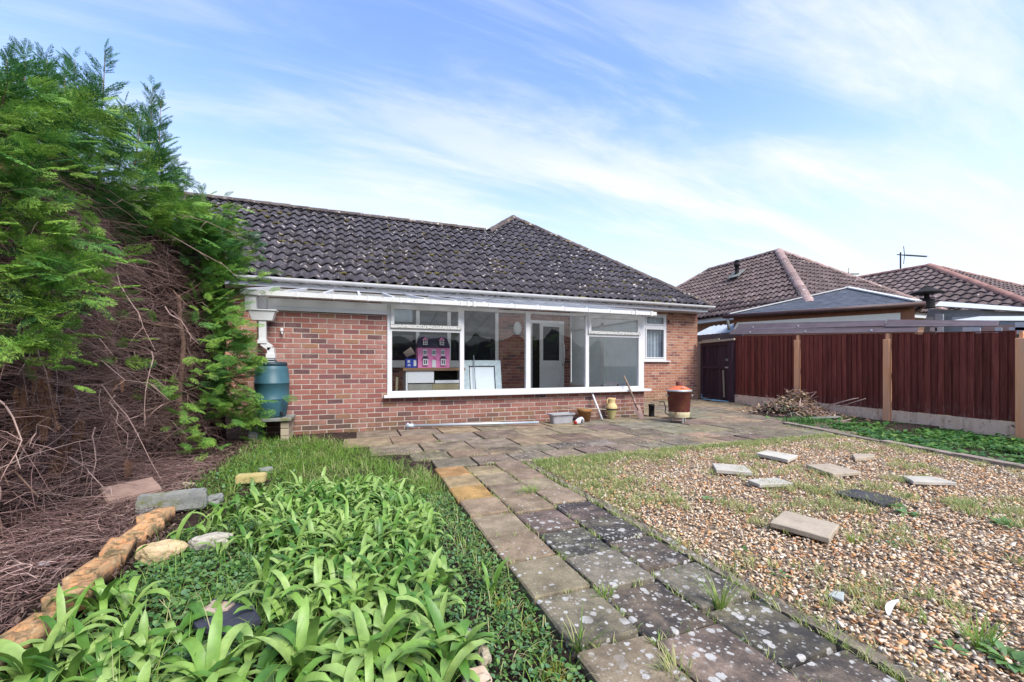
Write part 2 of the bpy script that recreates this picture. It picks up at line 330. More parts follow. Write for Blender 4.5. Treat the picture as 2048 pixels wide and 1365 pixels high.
M['fence'] = wood_mat('stained_fence_board', [(.085, .018, .014), (.165, .040, .030), (.225, .066, .050)], .32, ((.24, .15, .13), .42, .12))
M['post'] = wood_mat('peach_fence_post', [(.66, .27, .12), (.74, .37, .20), (.64, .36, .24)], .1)
M['gate'] = wood_mat('dark_stained_gate', [(.022, .012, .016), (.042, .022, .03), (.06, .034, .042)], .2)
M['oldwood'] = wood_mat('weathered_timber', [(.20, .17, .11), (.34, .28, .22), (.30, .29, .18)], .2)
M['gravelboard'] = basic('pink_concrete_board', [(.64, .41, .28), (.74, .54, .40), (.46, .29, .19)], 7, .9, .4, 90, dirt=((.15, .10, .07), 12, .55, .7), stretch=(1, 1, .3))
M['kerb'] = basic('concrete_edging', [(.18, .14, .12), (.30, .24, .20)], 8, .9, .5, 90, .006, .2, dirt=((.07, .08, .03), 5, .52, .66))
M['concrete'] = basic('grey_concrete', [(.16, .17, .17), (.30, .30, .28)], 10, .9, .6, 80, .008, dirt=((.14, .15, .06), 6, .5, .64))
M['lightslab'] = basic('pale_concrete_slab', [(.40, .37, .32), (.52, .48, .42)], 7, .85, .4, 110, .004, .1, dirt=((.22, .20, .17), 9, .55, .75))
M['tanslab'] = basic('tan_concrete_slab', [(.30, .25, .19), (.42, .35, .27)], 7, .85, .4, 110, .004, dirt=((.14, .11, .07), 9, .55, .75))
M['darkslab'] = basic('blackened_slab', [(.03, .03, .035), (.075, .07, .075)], 9, .8, .6, 60, .008, dirt=((.24, .21, .18), 11, .6, .75))
M['ybrick'] = basic('orange_perforated_brick', [(.36, .17, .08), (.52, .27, .13), (.34, .22, .12), (.56, .36, .21)], 26, .9, .5, 110, .003, .3, dirt=((.10, .085, .045), 12, .46, .64))
M['rock'] = basic('garden_rock', [(.30, .24, .16), (.46, .38, .28), (.26, .24, .20)], 12, .9, .7, 60, .01, .15, dirt=((.13, .14, .05), 10, .55, .68))
M['moss'] = basic('yellow_moss', [(.14, .13, .012), (.26, .23, .025), (.10, .12, .02)], 40, .95, .9, 120, .012)
# ------------------------------------------------------------------ setting: ground
def gz(x, y):          # the garden falls a little towards the fence
    f = min(1, max(0, (x - 6.2) / 3.0)); d = min(1.3, max(0, (8.43 - y) / 5.35)); return -.10 * f * d
MB().poly([(-600, -600, -.45), (900, -600, -.45), (900, 900, -.45), (-600, 900, -.45)]).single('ground', M['ground'], None, None, kind='structure')
def garden():
    nx, ny = 150, 120; x0, x1, y0, y1 = -7.0, 10.6, -4.0, 10.2; V = []; 
    for j in range(ny + 1):
        for i in range(nx + 1):
            x = x0 + (x1 - x0) * i / nx; y = y0 + (y1 - y0) * j / ny
            z = gz(x, y) - .045 + .02 * noise.noise((x * 2.1, y * 2.1, 3)) + .012 * noise.noise((x * 7, y * 7, 1))
            if x < -1.0: z += .03 * min(1, (-1.0 - x))
            if y > 3.8 and x < .8: z += .032 * min(1, (y - 3.8) * 3) * min(1, (.8 - x) * 4)
            V.append((x, y, z))
    Fc = [(j * (nx + 1) + i, j * (nx + 1) + i + 1, (j + 1) * (nx + 1) + i + 1, (j + 1) * (nx + 1) + i) for j in range(ny) for i in range(nx)]
    o = np_obj('garden_soil', V, Fc, M['soil'], smooth=True); tag(o, kind='structure')
garden()

# ------------------------------------------------------------------ paving: patio and path, slab by slab
def slab_mesh(w, d, h=.045, seed=0):
    r = random.Random(seed); bm = bmesh.new(); bmesh.ops.create_cube(bm, size=1)
    for v in bm.verts: v.co = Vector((v.co.x * w, v.co.y * d, v.co.z * h - h / 2))
    top = [e for e in bm.edges if all(v.co.z > -.001 for v in e.verts)] + [e for e in bm.edges if abs(e.verts[0].co.z - e.verts[1].co.z) > .01]
    bmesh.ops.bevel(bm, geom=top, offset=.007, segments=1, affect='EDGES')
    for v in bm.verts: v.co += Vector((r.uniform(-1, 1) * .004, r.uniform(-1, 1) * .004, r.uniform(-1, 1) * .002 if v.co.z > -.02 else 0))
    me = bpy.data.meshes.new('paving_slab'); bm.to_mesh(me); bm.free(); me.materials.append(M['slab']); return me
_sm = {}
def slab(parent, x0, x1, y0, y1, z=0.0, lichen=.5, algae=.3, tint=(1, 1, 1), gap=.009, name='slab', tilt=.006):
    k = (round(x1 - x0, 2), round(y1 - y0, 2), random.randrange(2))
    if k not in _sm: _sm[k] = slab_mesh(k[0] - gap * 2, k[1] - gap * 2, seed=len(_sm))
    o = bpy.data.objects.new(name, _sm[k]); xm, ym = (x0 + x1) / 2, (y0 + y1) / 2
    o.location = (xm + random.uniform(-.004, .004), ym + random.uniform(-.004, .004), z + gz(xm, ym) + random.uniform(-.005, .005))
    o.rotation_euler = (random.uniform(-tilt, tilt), random.uniform(-tilt, tilt), random.uniform(-.008, .008))
    o.color = (*[c * random.uniform(.93, 1.07) for c in tint], 1); o['lichen'] = lichen; o['algae'] = algae
    lk(o, parent); return o
TAN, GREY, BUFF, YEL, DARK = (1.08, 1.0, .92), (.96, .96, .96), (1.25, 1.14, 1.0), (1.62, 1.2, .70), (.80, .77, .77)
patio = MB().box((-.75, 4.10, -.09), (5.36, 6.735, -.04)).box((5.37, 4.10, -.16), (9.45, 9.6, -.055)).single('patio', M['soil'], None, None, kind='structure')
def patio_rows():
    xs0 = 3.451
    for (ya, yb, off, w, xa, xb, li, al) in (
            (6.07, 6.70, .16, .60, -.45, 5.3, .30, .35), (5.44, 6.06, 0, .60, -.5, 9.3, .32, .30), (4.83, 5.43, .3, .60, -.1, 8.6, .46, .50),
            (4.45, 4.82, .12, .43, .25, 7.6, .62, .62), (4.05, 4.44, .3, .43, .4, 7.1, .62, .58),
            (6.70, 7.30, .2, .60, 5.42, 9.35, .30, .25), (7.31, 7.91, .45, .60, 5.42, 9.4, .3, .25), (7.92, 8.52, .1, .60, 5.42, 9.45, .2, .2), (8.53, 9.12, .35, .60, 5.42, 9.45, .2, .2), (9.13, 9.58, .2, .60, 5.42, 9.45, .2, .2), (6.07, 6.69, .16, .6, 5.6, 9.2, .3, .3)):
        n0 = math.ceil((xa - xs0 - off) / w); x = xs0 + off + n0 * w
        while x + w * .6 < xb:
            tint = random.choice([TAN, TAN, GREY, (1, 1, 1), BUFF, DARK])
            if ya < 4.9 and random.random() < .35: tint = DARK
            slab(patio, x, x + w, ya, yb, 0, li * random.uniform(.7, 1.2), al * random.uniform(.5, 1.3), tint); x += w
patio_rows()
path = MB().box((.70, .2, -.09), (1.66, 4.06, -.05)).single('garden_path', M['soil'], None, None, kind='structure')
def path_rows():
    cols = [(.715, 1.005), (1.013, 1.325), (1.333, 1.62)]; r = 0; y = 4.04
    while y > .35:
        for c, (a, b) in enumerate(cols):
            yy = y + (-.05 if c == 1 else .03 if c == 2 else 0)
            far = (y - 1.0) / 3.0
            li = (.25 + .8 * max(0, 1 - far)) * (.55, 1.1, 1.2)[c]; al = (.15, .5, .72)[c] * (1.15 - far * .75)
            tint = random.choice([TAN, (1, 1, 1), BUFF])
            if far > .55: tint = random.choice([BUFF, (1.25, 1.18, 1.05), TAN]); al *= .3
            if c == 0 and r in (0, 2): tint = YEL
            if c == 0 and r == 1: tint = (1.3, 1.2, .92)
            if c == 0 and r in (5, 6): tint = (1.12, 1.04, .96); al = .35; li = .65
            if c == 0 and r > 6: al = random.uniform(.45, .7); li = .95; tint = (1.0, .97, .95)
            if c > 0 and 4 <= r: al = random.uniform(.62, .92) + .06 * (c == 2); li = 1.05 if r > 4 else .8; tint = random.choice([TAN, (1, 1, 1), DARK])
            slab(path, a - .004, b + .004, yy - .337, yy, 0, min(li, 1.1), min(al, 1.0), tint, gap=.008, tilt=.012)
        y -= .345; r += 1
    y = 4.0
    while y > .3:
        l = random.uniform(.26, .48); k = bpy.data.objects.new('kerb_stone', kerb_me[random.randrange(5)]); k.scale = (random.uniform(.85, 1.1), l, 1)
        k.location = (1.688 + random.uniform(-.008, .008) - .012 * (4 - y) / 3, y - l / 2, -.004 + random.uniform(-.010, .008)); k.rotation_euler = (random.uniform(-.03, .03), random.uniform(-.06, .06), random.uniform(-.02, .02))
        k['lichen'] = .95; k['algae'] = .5; k.color = (1.0, 1.0, 1.0, 1); lk(k, path); y -= l + random.uniform(.008, .03)
kerb_me = []
for i in range(5):
    bm = bmesh.new(); bmesh.ops.create_cube(bm, size=1)
    for v in bm.verts: v.co = Vector((v.co.x * .06, v.co.y, v.co.z * .09 - .045))
    bmesh.ops.subdivide_edges(bm, edges=[e for e in bm.edges if abs(e.verts[0].co.y - e.verts[1].co.y) > .5], cuts=7, use_grid_fill=True)
    bmesh.ops.subdivide_edges(bm, edges=[e for e in bm.edges if abs(e.verts[0].co.x - e.verts[1].co.x) > .03], cuts=2, use_grid_fill=True)
    for v in bm.verts: v.co += Vector((.010 * noise.noise((v.co.y * 6 + 9 * i, v.co.z * 20, 0)) + random.uniform(-.003, .003), 0, (.016 * noise.noise((v.co.y * 7 + 5 * i, v.co.x * 40, 2)) + random.uniform(-.004, .003)) if v.co.z > -.02 else 0))
    me = bpy.data.meshes.new('kerb_stone'); bm.to_mesh(me); bm.free(); me.materials.append(M['slab']); kerb_me.append(me)
path_rows()
# edging between gravel and the bed along the fence
def edging():
    a, b = Vector((6.98, 5.05, 0)), Vector((5.68, .75, 0)); d = (b - a).normalized(); n = Vector((-d.y, d.x, 0)); L = (b - a).length; s = 0
    root = thing('edging_kerb', 'long row of low concrete edging blocks between gravel and green bed by the fence', 'kerb', a)
    while s < L - .2:
        l = random.uniform(.78, .95); p = a + d * s; q = a + d * min(L, s + l - .012); w = .062
        z = gz(p.x, p.y) + .028 + random.uniform(-.008, .008); up = Vector((0, 0, z)); off = n * random.uniform(-.012, .012)
        m = MB(); m.prism([p + n * w + up + off, q + n * w + up + off, q - n * w + up + off, p - n * w + up + off], .11); m.build('edging_block', M['kerb'], root); s += l
edging()

# ------------------------------------------------------------------ bricks
def brick_mesh():
    m = MB(); e = .006
    vs = [(-.5, .5, -.5), (.5, .5, -.5), (.5, .5, .5), (-.5, .5, .5)]
    mid = [(-.5, -.42, -.5), (.5, -.42, -.5), (.5, -.42, .5), (-.5, -.42, .5)]
    fr = [(-.485, -.5, -.455), (.485, -.5, -.455), (.485, -.5, .455), (-.485, -.5, .455)]
    m.add(vs + mid + fr, [(0, 1, 5, 4), (1, 2, 6, 5), (2, 3, 7, 6), (3, 0, 4, 7), (4, 5, 9, 8), (5, 6, 10, 9), (6, 7, 11, 10), (7, 4, 8, 11), (8, 9, 10, 11)])
    return m
def lay_bricks(parent, x0, x1, z0, z1, Y, mat, holes=(), limit=300, prefer=None, L=.225, H=.075):
    """Stretcher-bond wall face looking to -Y at depth Y; the LIMIT bricks preferred most become parts, the others one part of kind stuff."""
    out = []; row = 0; z = z0
    while z < z1 - .02:
        x = x0 - (L / 2 if row % 2 else 0) - .0
        zt = min(z + H, z1)
        while x < x1 - .005:
            l = L
            segs = [(max(x, x0), min(x + l, x1))]
            for hx0, hx1, hz0, hz1 in holes:
                if z + H * .5 > hz0 and z + H * .5 < hz1:
                    ns = []
                    for a, b in segs:
                        if b <= hx0 or a >= hx1: ns.append((a, b)); continue
                        if a < hx0: ns.append((a, hx0))
                        if b > hx1: ns.append((hx1, b))
                    segs = ns
            for a, b in segs:
                if b - a > .04: out.append((a, b, z, zt))
            x += l
        z += H; row += 1
    if prefer: out.sort(key=prefer)
    me = brick_mesh().mesh('brick', mat); k = 0; rest = MB(); base = brick_mesh()
    for a, b, za, zb in out:
        sx, sz = b - a - .013, zb - za - .0125; dy = random.uniform(-.002, .002); ry = random.uniform(-.006, .006)
        if k < limit:
            o = bpy.data.objects.new('brick', me); o.location = ((a + b) / 2, Y + .02 + dy, (za + zb) / 2); o.scale = (sx, .04, sz); o.rotation_euler = (0, ry, 0); lk(o, parent)
        else:
            rest.cur = random.random() * .999; rest.add([((a + b) / 2 + v[0] * sx, Y + .02 + dy + v[1] * .04, (za + zb) / 2 + v[2] * sz) for v in base.v], base.f)
        k += 1
    if rest.v: tag(rest.build('brickwork', mat, parent), kind='stuff')

# ------------------------------------------------------------------ roof tiling
def tile_profile(s): return .034 * math.sin(2 * math.pi * (s - .30)) + .006 * math.sin(4 * math.pi * (s - .1))
def tile_arrays(w, g, ns=10, amp=1.0, over=1.16, lift=.05, th=.016):
    V = []; Fc = []
    for v, dz in ((0.0, lift), (g * over, 0.0), (0.0, lift - th)):
        for i in range(ns + 1):
            s = -.0 + 1.06 * i / ns; V.append((s * w, v, amp * tile_profile(s) + dz + (.010 * amp if i >= ns - 1 else 0)))
    n = ns + 1
    for i in range(ns):
        Fc.append((i, i + 1, n + i + 1, n + i)); Fc.append((2 * n + i, 2 * n + i + 1, i + 1, i))
    return np.array(V), np.array(Fc)
def tile_field(parent, O, u, v, poly, w, g, mat, n_parts=0, amp=1.0, ns=10, jit=.004, part_from=-1e9):
    O, u, v = Vector(O), Vector(u).normalized(), Vector(v).normalized(); nrm = u.cross(v).normalized()
    TV, TF = tile_arrays(w, g, ns, amp)
    us = [p[0] for p in poly]; vs = [p[1] for p in poly]; P = [Vector(p) for p in poly]; n = len(P)
    ctr = sum(P, Vector((0, 0))) / n; edges = []
    for i in range(n):
        a, b = P[i], P[(i + 1) % n]; e = b - a; nn = Vector((-e.y, e.x)).normalized()
        if (ctr - a).dot(nn) < 0: nn = -nn
        edges.append((a, nn))
    full, part = [], []
    r = 0; vv = min(vs)
    while vv < max(vs) - .03:
        uu = math.floor(min(us) / w) * w
        while uu < max(us):
            c = [Vector((uu, vv + .02)), Vector((uu + w, vv + .02)), Vector((uu + w, vv + g)), Vector((uu, vv + g))]
            dmin = [min((q - a).dot(nn) for q in c) for a, nn in edges]; dmax = [max((q - a).dot(nn) for q in c) for a, nn in edges]
            if min(dmax) > 0.02: (full if min(dmin) > -.012 else part).append((uu, vv, [e for e, d in zip(edges, dmin) if d <= -.012]))
            uu += w
        vv += g; r += 1
    B = Matrix((u, v, nrm)).transposed()
    me = np_mesh('tile', TV, TF, mat)
    AV, AF, AR = [], [], []; off = 0
    full.sort(key=lambda q: (q[0] < part_from, q[1], q[0]))
    for i, (uu, vv, _) in enumerate(full):
        ja, jn = random.uniform(-.006, .006), random.uniform(-jit, jit)
        if i < n_parts:
            o = bpy.data.objects.new('tile', me); o.matrix_world = Matrix.Translation(O + u * (uu + random.uniform(-jit, jit)) + v * (vv + random.uniform(-jit, jit)) + nrm * jn) @ (B.to_4x4() @ Matrix.Rotation(ja, 4, 'Z')); lk(o, parent)
        else:
            q = TV.copy(); q[:, 0] += uu + random.uniform(-jit, jit); q[:, 1] += vv + random.uniform(-jit, jit); q[:, 2] += jn
            AV.append(q); AF.append(TF + off); AR.append(np.full(len(q), random.random())); off += len(q)
    for uu, vv, ed in part:
        bm = bmesh.new(); bv = [bm.verts.new((p[0] + uu, p[1] + vv, p[2])) for p in TV]
        for f in TF: bm.faces.new([bv[k] for k in f])
        for a, nn in ed:
            bmesh.ops.bisect_plane(bm, geom=bm.verts[:] + bm.edges[:] + bm.faces[:], plane_co=(a.x, a.y, 0), plane_no=(-nn.x, -nn.y, 0), clear_outer=True)
        bm.verts.index_update(); vs_ = np.array([x.co[:] for x in bm.verts]).reshape(-1, 3); rr = random.random()
        fs_ = []
        for f in bm.faces:
            ix = [x.index for x in f.verts]
            for k in range(1, len(ix) - 1, 2): fs_.append((ix[0], ix[k], ix[k + 1], ix[min(k + 2, len(ix) - 1)]))
        bm.free()
        if fs_:
            fa = np.array(fs_); AV.append(vs_); AF.append(fa + off); AR.append(np.full(len(vs_), rr)); off += len(vs_)
    if AV:
        V = np.concatenate(AV); Fa = np.concatenate(AF); b = np.array([list(u), list(v), list(nrm)]); Wd = V @ b + np.array(O)
        me2 = bpy.data.meshes.new('tiling'); tri = [tuple(dict.fromkeys(f)) for f in Fa.tolist()]
        me2.from_pydata(Wd.tolist(), [], [f for f in tri if len(f) > 2]); a = me2.attributes.new('rnd', 'FLOAT', 'POINT'); a.data.foreach_set('value', np.concatenate(AR).astype(np.float32)); me2.materials.append(mat)
        o = lk(bpy.data.objects.new('tiling', me2), parent); tag(o, kind='stuff')
def cap_row(parent, p, q, mat, r=.125, seg=.45, name='ridge_tile', drop=.05):
    p, q = Vector(p), Vector(q); d = (q - p); L = d.length; d.normalize(); sd_ = d.cross(Vector((0, 0, 1))).normalized(); up = sd_.cross(d)
    n = max(1, round(L / seg)); seg = L / n
    for i in range(n):
        a = p + d * (i * seg - .03); b = p + d * ((i + 1) * seg); m = MB(); vs = []
        lift = random.uniform(-.004, .006)
        for e, rr, dz in ((a, r * .96, -drop + lift), (b, r, -drop + lift + .008), (b, r - .02, -drop + lift + .008)):
            for k in range(9):
                th = math.pi * k / 8; vs.append(e + sd_ * (rr * 1.0 * math.cos(th)) + up * (rr * .8 * math.sin(th) + dz))
        m.add(vs, [(k, k + 1, 10 + k, 9 + k) for k in range(8)] + [(9 + k, 10 + k, 19 + k, 18 + k) for k in range(8)], False)
        m.build(name, mat, parent)

# ------------------------------------------------------------------ bungalow
bung = thing('bungalow', 'red brick bungalow with dark mossy pantile roof behind the glazed lean-to', 'bungalow', (2, 9.6, 0))
YM = 9.65
WIN = (7.62, 8.42, 1.13, 2.47)
def bungalow():
    w = MB(); w.box((-5.4, YM + .005, -.25), (WIN[0], YM + .2, 2.56)); w.box((WIN[1], YM + .005, -.25), (9.575, YM + .2, 2.56)); w.box((WIN[0], YM + .005, -.25), (WIN[1], YM + .2, WIN[2])); w.box((WIN[0], YM + .005, WIN[3]), (WIN[1], YM + .2, 2.56))
    w.box((9.40, YM + .2, -.25), (9.575, 17.8, 2.56)).box((-5.4, YM + .2, -.25), (-5.2, 15.3, 2.56)).box((-5.2, 15.1, -.25), (1.0, 15.3, 2.56)).box((.8, 15.3, -.25), (1.0, 17.8, 2.56)).box((1.0, 17.6, -.25), (9.4, 17.8, 2.56))
    wall = w.build('wall', M['mortar'], bung)
    lay_bricks(wall, 5.45, 9.59, -.02, 2.54, YM, M['brick2'], holes=[(5.4, 7.6, -.1, 2.6), WIN], limit=226)
    lay_bricks(wall, -2.9, -1.30, 0, 2.54, YM, M['brick2'], limit=74, prefer=lambda b: -b[2])
    # return wall bricks on the gate side are out of sight; a mortar band stands for the plinth
    # window: frame, sill, casements, panes, curtains
    fx = MB(); x0, x1, z0, z1 = WIN; yf = YM - .005
    fr = MB(); t_ = .06
    fr.box((x0, yf, z0), (x0 + t_, yf + .06, z1)).box((x1 - t_, yf, z0), (x1, yf + .06, z1)).box((x0 + t_, yf, z1 - t_), (x1 - t_, yf + .06, z1)).box((x0 + t_, yf, z0), (x1 - t_, yf + .06, z0 + t_)).box((x0 + t_, yf, 2.06), (x1 - t_, yf + .06, 2.14))
    f = fr.build('window_frame', M['white'], bung)
    MB().box((x0 - .05, YM - .06, z0 - .035), (x1 + .12, YM + .03, z0)).build('window_sill', M['white'], bung)
    cs = MB(); s_ = .035
    for za, zb in ((z0 + t_ + .004, 2.06 - .004), (2.144, z1 - t_ - .004)):
        a, b = x0 + t_ + .004, x1 - t_ - .004
        cs.box((a, yf - .014, za), (a + s_, yf + .04, zb)).box((b - s_, yf - .014, za), (b, yf + .04, zb)).box((a + s_, yf - .014, za), (b - s_, yf + .04, za + s_)).box((a + s_, yf - .014, zb - s_), (b - s_, yf + .04, zb))
    cs.build('casement', M['white'], bung)
    for za, zb in ((z0 + .1, 2.02), (2.18, z1 - .1)): MB().poly([(x0 + .1, yf + .015, za), (x1 - .1, yf + .015, za), (x1 - .1, yf + .015, zb), (x0 + .1, yf + .015, zb)]).build('pane', M['glass'], bung)
    cur = MB(); n = 60; vs = []
    for k in range(n + 1):
        x = x0 + .05 + (x1 - x0 - .1) * k / n; y = yf + .16 + .035 * math.sin(k * .62) + .01 * math.sin(k * 1.7)
        vs += [(x, y, z0 + .02), (x, y, z1 - .02)]
    cur.add(vs, [(2 * k, 2 * k + 2, 2 * k + 3, 2 * k + 1) for k in range(n)], True); cur.build('curtain', basic('grey_curtain', [(.34, .38, .42), (.46, .50, .54)], 5, .8, .1), bung)
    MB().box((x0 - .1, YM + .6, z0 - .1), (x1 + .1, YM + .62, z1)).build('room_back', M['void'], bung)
    # roof
    e = MB(); zE = 2.72; yE = 9.2; tp = math.tan(math.radians(38)); A = Vector((5.2, 13.65, zE + 4.45 * tp)); yR = 12.32; zR = zE + (yR - yE) * tp; d = -.03
    def dn(p): return (p[0], p[1], p[2] + d)
    xl = -5.6
    e.poly([dn(p) for p in ((xl, yE, zE), (9.65, yE, zE), A, (A.x - (A.y - yR), yR, zR), (xl, yR, zR))])
    e.poly([dn(p) for p in ((9.65, yE, zE), (9.65, 18.1, zE), (A.x, 18.1, A.z), A)])
    e.poly([dn(p) for p in (A, (A.x, 18.1, A.z), (.75, 18.1, zE), (.75, 15.44 + (.0), zE), (A.x - (A.y - yR), yR, zR))])
    e.poly([dn(p) for p in ((xl, yR, zR), (A.x - (A.y - yR), yR, zR), (.75, 15.44, zE), (xl, 15.44, zE))])
    roof = e.build('roof', M['tile'], bung)
    # gable end below the left end of the roof
    MB().poly([(xl + .1, yE + .4, 2.55), (xl + .1, 15.3, 2.55), (xl + .1, yR, zR - .1)]).build('gable', M['brick2'], bung)
    c38, s38 = math.cos(math.radians(38)), math.sin(math.radians(38)); k = 1 / c38
    O = Vector((0, yE, zE)); u = (1, 0, 0); v = (0, c38, s38)
    poly = [(xl, 0), (9.65, 0), (A.x, (A.y - yE) * k), (A.x - (A.y - yR), (yR - yE) * k), (xl, (yR - yE) * k)]
        # convex pieces: right of the inner corner, and the wing
    xc = A.x - (A.y - yR); xq = math.floor(xc / .225) * .225
    tile_field(roof, O, u, v, [(xl, 0), (xq, 0), (xq, (yR - yE) * k), (xl, (yR - yE) * k)], .225, .345, M['tile'], n_parts=200, part_from=-3.0)
    tile_field(roof, O, u, v, [(xq, 0), (9.65, 0), (A.x, (A.y - yE) * k), (xq, (yR - yE) * k + (xq - xc) * k * -1 * 0 + 0)], .225, .345, M['tile'], n_parts=95)
    cap_row(roof, (xl, yR, zR + .03), (xc - .1, yR, zR + .03), M['ridge'])
    cap_row(roof, (xc + .02, yR - .02, zR + .03), (A.x, A.y, A.z + .03), M['ridge'])
    cap_row(roof, (9.66, yE - .01, zE + .03), (A.x, A.y, A.z + .03), M['ridge'])
    mo = MB(); rr = random.Random(5); base = bmesh.new(); bmesh.ops.create_icosphere(base, subdivisions=1, radius=1); bv = [v.co.copy() for v in base.verts]; bf = [[v.index for v in f.verts] for f in base.faces]; base.free()
    n38 = Vector((0, -s38, c38)); v38 = Vector(v)
    k2 = 0
    while k2 < 260:                 # cushions of moss caught below the tile edges
        uu, row = rr.uniform(-3.2, 9.0), rr.randrange(0, 15); vv_ = row * .345 - .012; p = O + Vector((uu, 0, 0)) + v38 * vv_
        if p.x > 9.5 - (p.y - yE) * 1.02 or (p.y > yR - .2 and p.x < 5) or noise.noise((uu * .7, row * .5, 3)) < .02: continue
        k2 += 1; s = rr.uniform(.018, .05); mo.add([p + n38 * .02 + Vector((q.x * s * 1.5, 0, 0)) + v38 * (q.y * s * .8) + n38 * (q.z * s * .7) for q in [w_ * rr.uniform(.8, 1.2) for w_ in bv]], bf)
    tag(mo.build('moss', basic('roof_moss', [(.035, .028, .012), (.09, .075, .025), (.16, .14, .03)], 9, .95, .6, 80), roof), kind='stuff')
    # eaves: soffit, fascia, gutter
    MB().box((xl + .1, 9.262, 2.535), (9.56, YM + .01, 2.55)).build('soffit', M['white'], bung)
    MB().box((xl, 9.235, 2.535), (9.56, 9.26, 2.70)).build('fascia', M['fascia'], bung)
    g = MB(); n = 10; vs = []; xa, xb = xl, 9.72
    for x in (xa, xb):
        for r in (.062, .056):
            for k2 in range(n + 1):
                a = math.pi * k2 / n; vs.append((x, 9.165 - r * math.cos(a), 2.705 - r * math.sin(a) * 1.15))
    fs = []
    for k2 in range(n):
        fs += [(k2, k2 + 1, 2 * (n + 1) + k2 + 1, 2 * (n + 1) + k2), (n + 1 + k2, 3 * (n + 1) + k2, 3 * (n + 1) + k2 + 1, n + 1 + k2 + 1)]
    g.add(vs, fs, True)
    g.poly([(xb, 9.165 - .062 * math.cos(math.pi * i / n), 2.705 - .0713 * math.sin(math.pi * i / n)) for i in range(n + 1)])
    gut = g.build('gutter', M['white'], bung)
    for x in (0.6, 4.0, 5.9, 7.6, 9.0):
        b = MB(); vs = [(x + dx, 9.165 - .067 * math.cos(math.pi * i / n), 2.705 - .076 * math.sin(math.pi * i / n)) for dx in (-.03, .03) for i in range(n + 1)]
        b.add(vs, [(i, i + 1, n + 2 + i, n + 1 + i) for i in range(n)], True); b.build('gutter_bracket', M['white'], gut)
    MB().tube([(8.47, YM - .02, 2.30), (8.47, YM - .05, 2.29), (8.47, YM - .05, 2.20)], .018, 6).build('hook', M['void'], bung)
    # back wall seen through the lean-to glazing
    lay_bricks(wall, -1.2, 5.45, .0, 2.5, YM - .01, M['brick'], holes=[(.55, 3.28, .98, 2.4), (4.12, 5.05, 0, 2.12)], limit=0)
    lay_bricks(wall, 5.45, 7.6, .0, 2.5, YM - .01, M['brick'], holes=[(5.62, 6.30, 0, 2.12)], limit=0)
    # inner window
    x0, x1, z0, z1 = .55, 3.28, .98, 2.4; y = YM - .05; fr = MB()
    fr.box((x0, y, z0), (x1, y + .05, z0 + .13)).box((x0, y, z1 - .07), (x1, y + .05, z1))
    for x in (x0, 1.30, 2.02, x1 - .08): fr.box((x, y, z0 + .13), (x + .08, y + .05, z1 - .07))
    fr.box((x0 - .04, y - .05, z0 - .03), (x1 + .04, y + .03, z0 - .002)); fr.build('inner_window_frame', M['white'], bung)
    MB().box((x0 + .03, y + .03, z0 + .05), (x1 - .03, y + .045, z1 - .03)).build('inner_window_glass', M['dark_glass'], bung)
    bl = MB(); vs = []
    for k in range(25): vs += [(.62 + .6 * k / 24, y + .024 - .006 * math.sin(k), 1.98), (.62 + .6 * k / 24, y + .024 - .006 * math.sin(k), 2.33)]
    bl.add(vs, [(2 * k, 2 * k + 2, 2 * k + 3, 2 * k + 1) for k in range(24)], True); bl.build('net_curtain', basic('blue_grey_net', [(.28, .34, .40), (.36, .42, .46)], 5, .8, .0), bung)
    # half-glazed back door standing open in its frame
    fr = MB(); fr.box((4.10, y, 0), (4.18, y + .06, 2.14)).box((5.0, y, 0), (5.08, y + .06, 2.14)).box((4.18, y, 2.06), (5.0, y + .06, 2.14)); fr.build('door_frame', M['white'], bung)
    MB().box((4.18, YM - .012, 0), (5.0, YM - .006, 2.06)).build('door_opening', M['void'], bung)  # dark panel over the wall paints the unlit room beyond
    dr = MB(); a0 = Vector((5.0, y - .01, 0)); dv = Vector((-.70, -.06, 0)).normalized()
    def pan(s0, s1, za, zb, th=.04, o=0): p = a0 + dv * s0; q = a0 + dv * s1; n_ = Vector((0, -1, 0)); return [p + n_ * (o + th) + Vector((0, 0, zb)), q + n_ * (o + th) + Vector((0, 0, zb)), q + n_ * o + Vector((0, 0, zb)), p + n_ * o + Vector((0, 0, zb))], zb - za
    for s0, s1, za, zb in ((0, .66, .05, .24), (0, .66, .92, 1.12), (0, .66, 1.98, 2.05), (0, .09, .24, .92), (.57, .66, .24, .92), (0, .09, 1.12, 1.98), (.57, .66, 1.12, 1.98)):
        pts, h = pan(s0, s1, za, zb); dr.prism(pts, h)
    pts, h = pan(.09, .57, .24, .92, .02, .01); dr.prism(pts, h)
    door = dr.build('door', M['white'], bung)
    pts, h = pan(.09, .57, 1.12, 1.98, .01, .012); MB().prism(pts, h).build('door_glass', M['dark_glass'], door)
    MB().tube([(4.98, 9.50, 1.62), (4.98, 9.42, 1.5), (4.98, 9.40, 1.3), (4.98, 9.42, 1.1), (4.98, 9.50, 1.0)], .018, 8).build('handle', M['white'], door)
    # white glazed door further right
    dg = MB(); x0, x1, z1 = 5.62, 6.30, 2.12
    dg.box((x0, y, 0), (x0 + .10, y + .05, z1)).box((x1 - .10, y, 0), (x1, y + .05, z1)).box((x0 + .1, y, z1 - .1), (x1 - .1, y + .05, z1)).box((x0 + .1, y, 0), (x1 - .1, y + .05, .22)); dg.build('glazed_door_frame', M['white'], bung)
    MB().box((x0 + .08, y + .02, .2), (x1 - .08, y + .04, z1 - .08)).build('glazed_door_glass', basic('pale_frosted_glass', [(.26, .30, .33), (.34, .38, .40)], 3, .1, 0), bung)
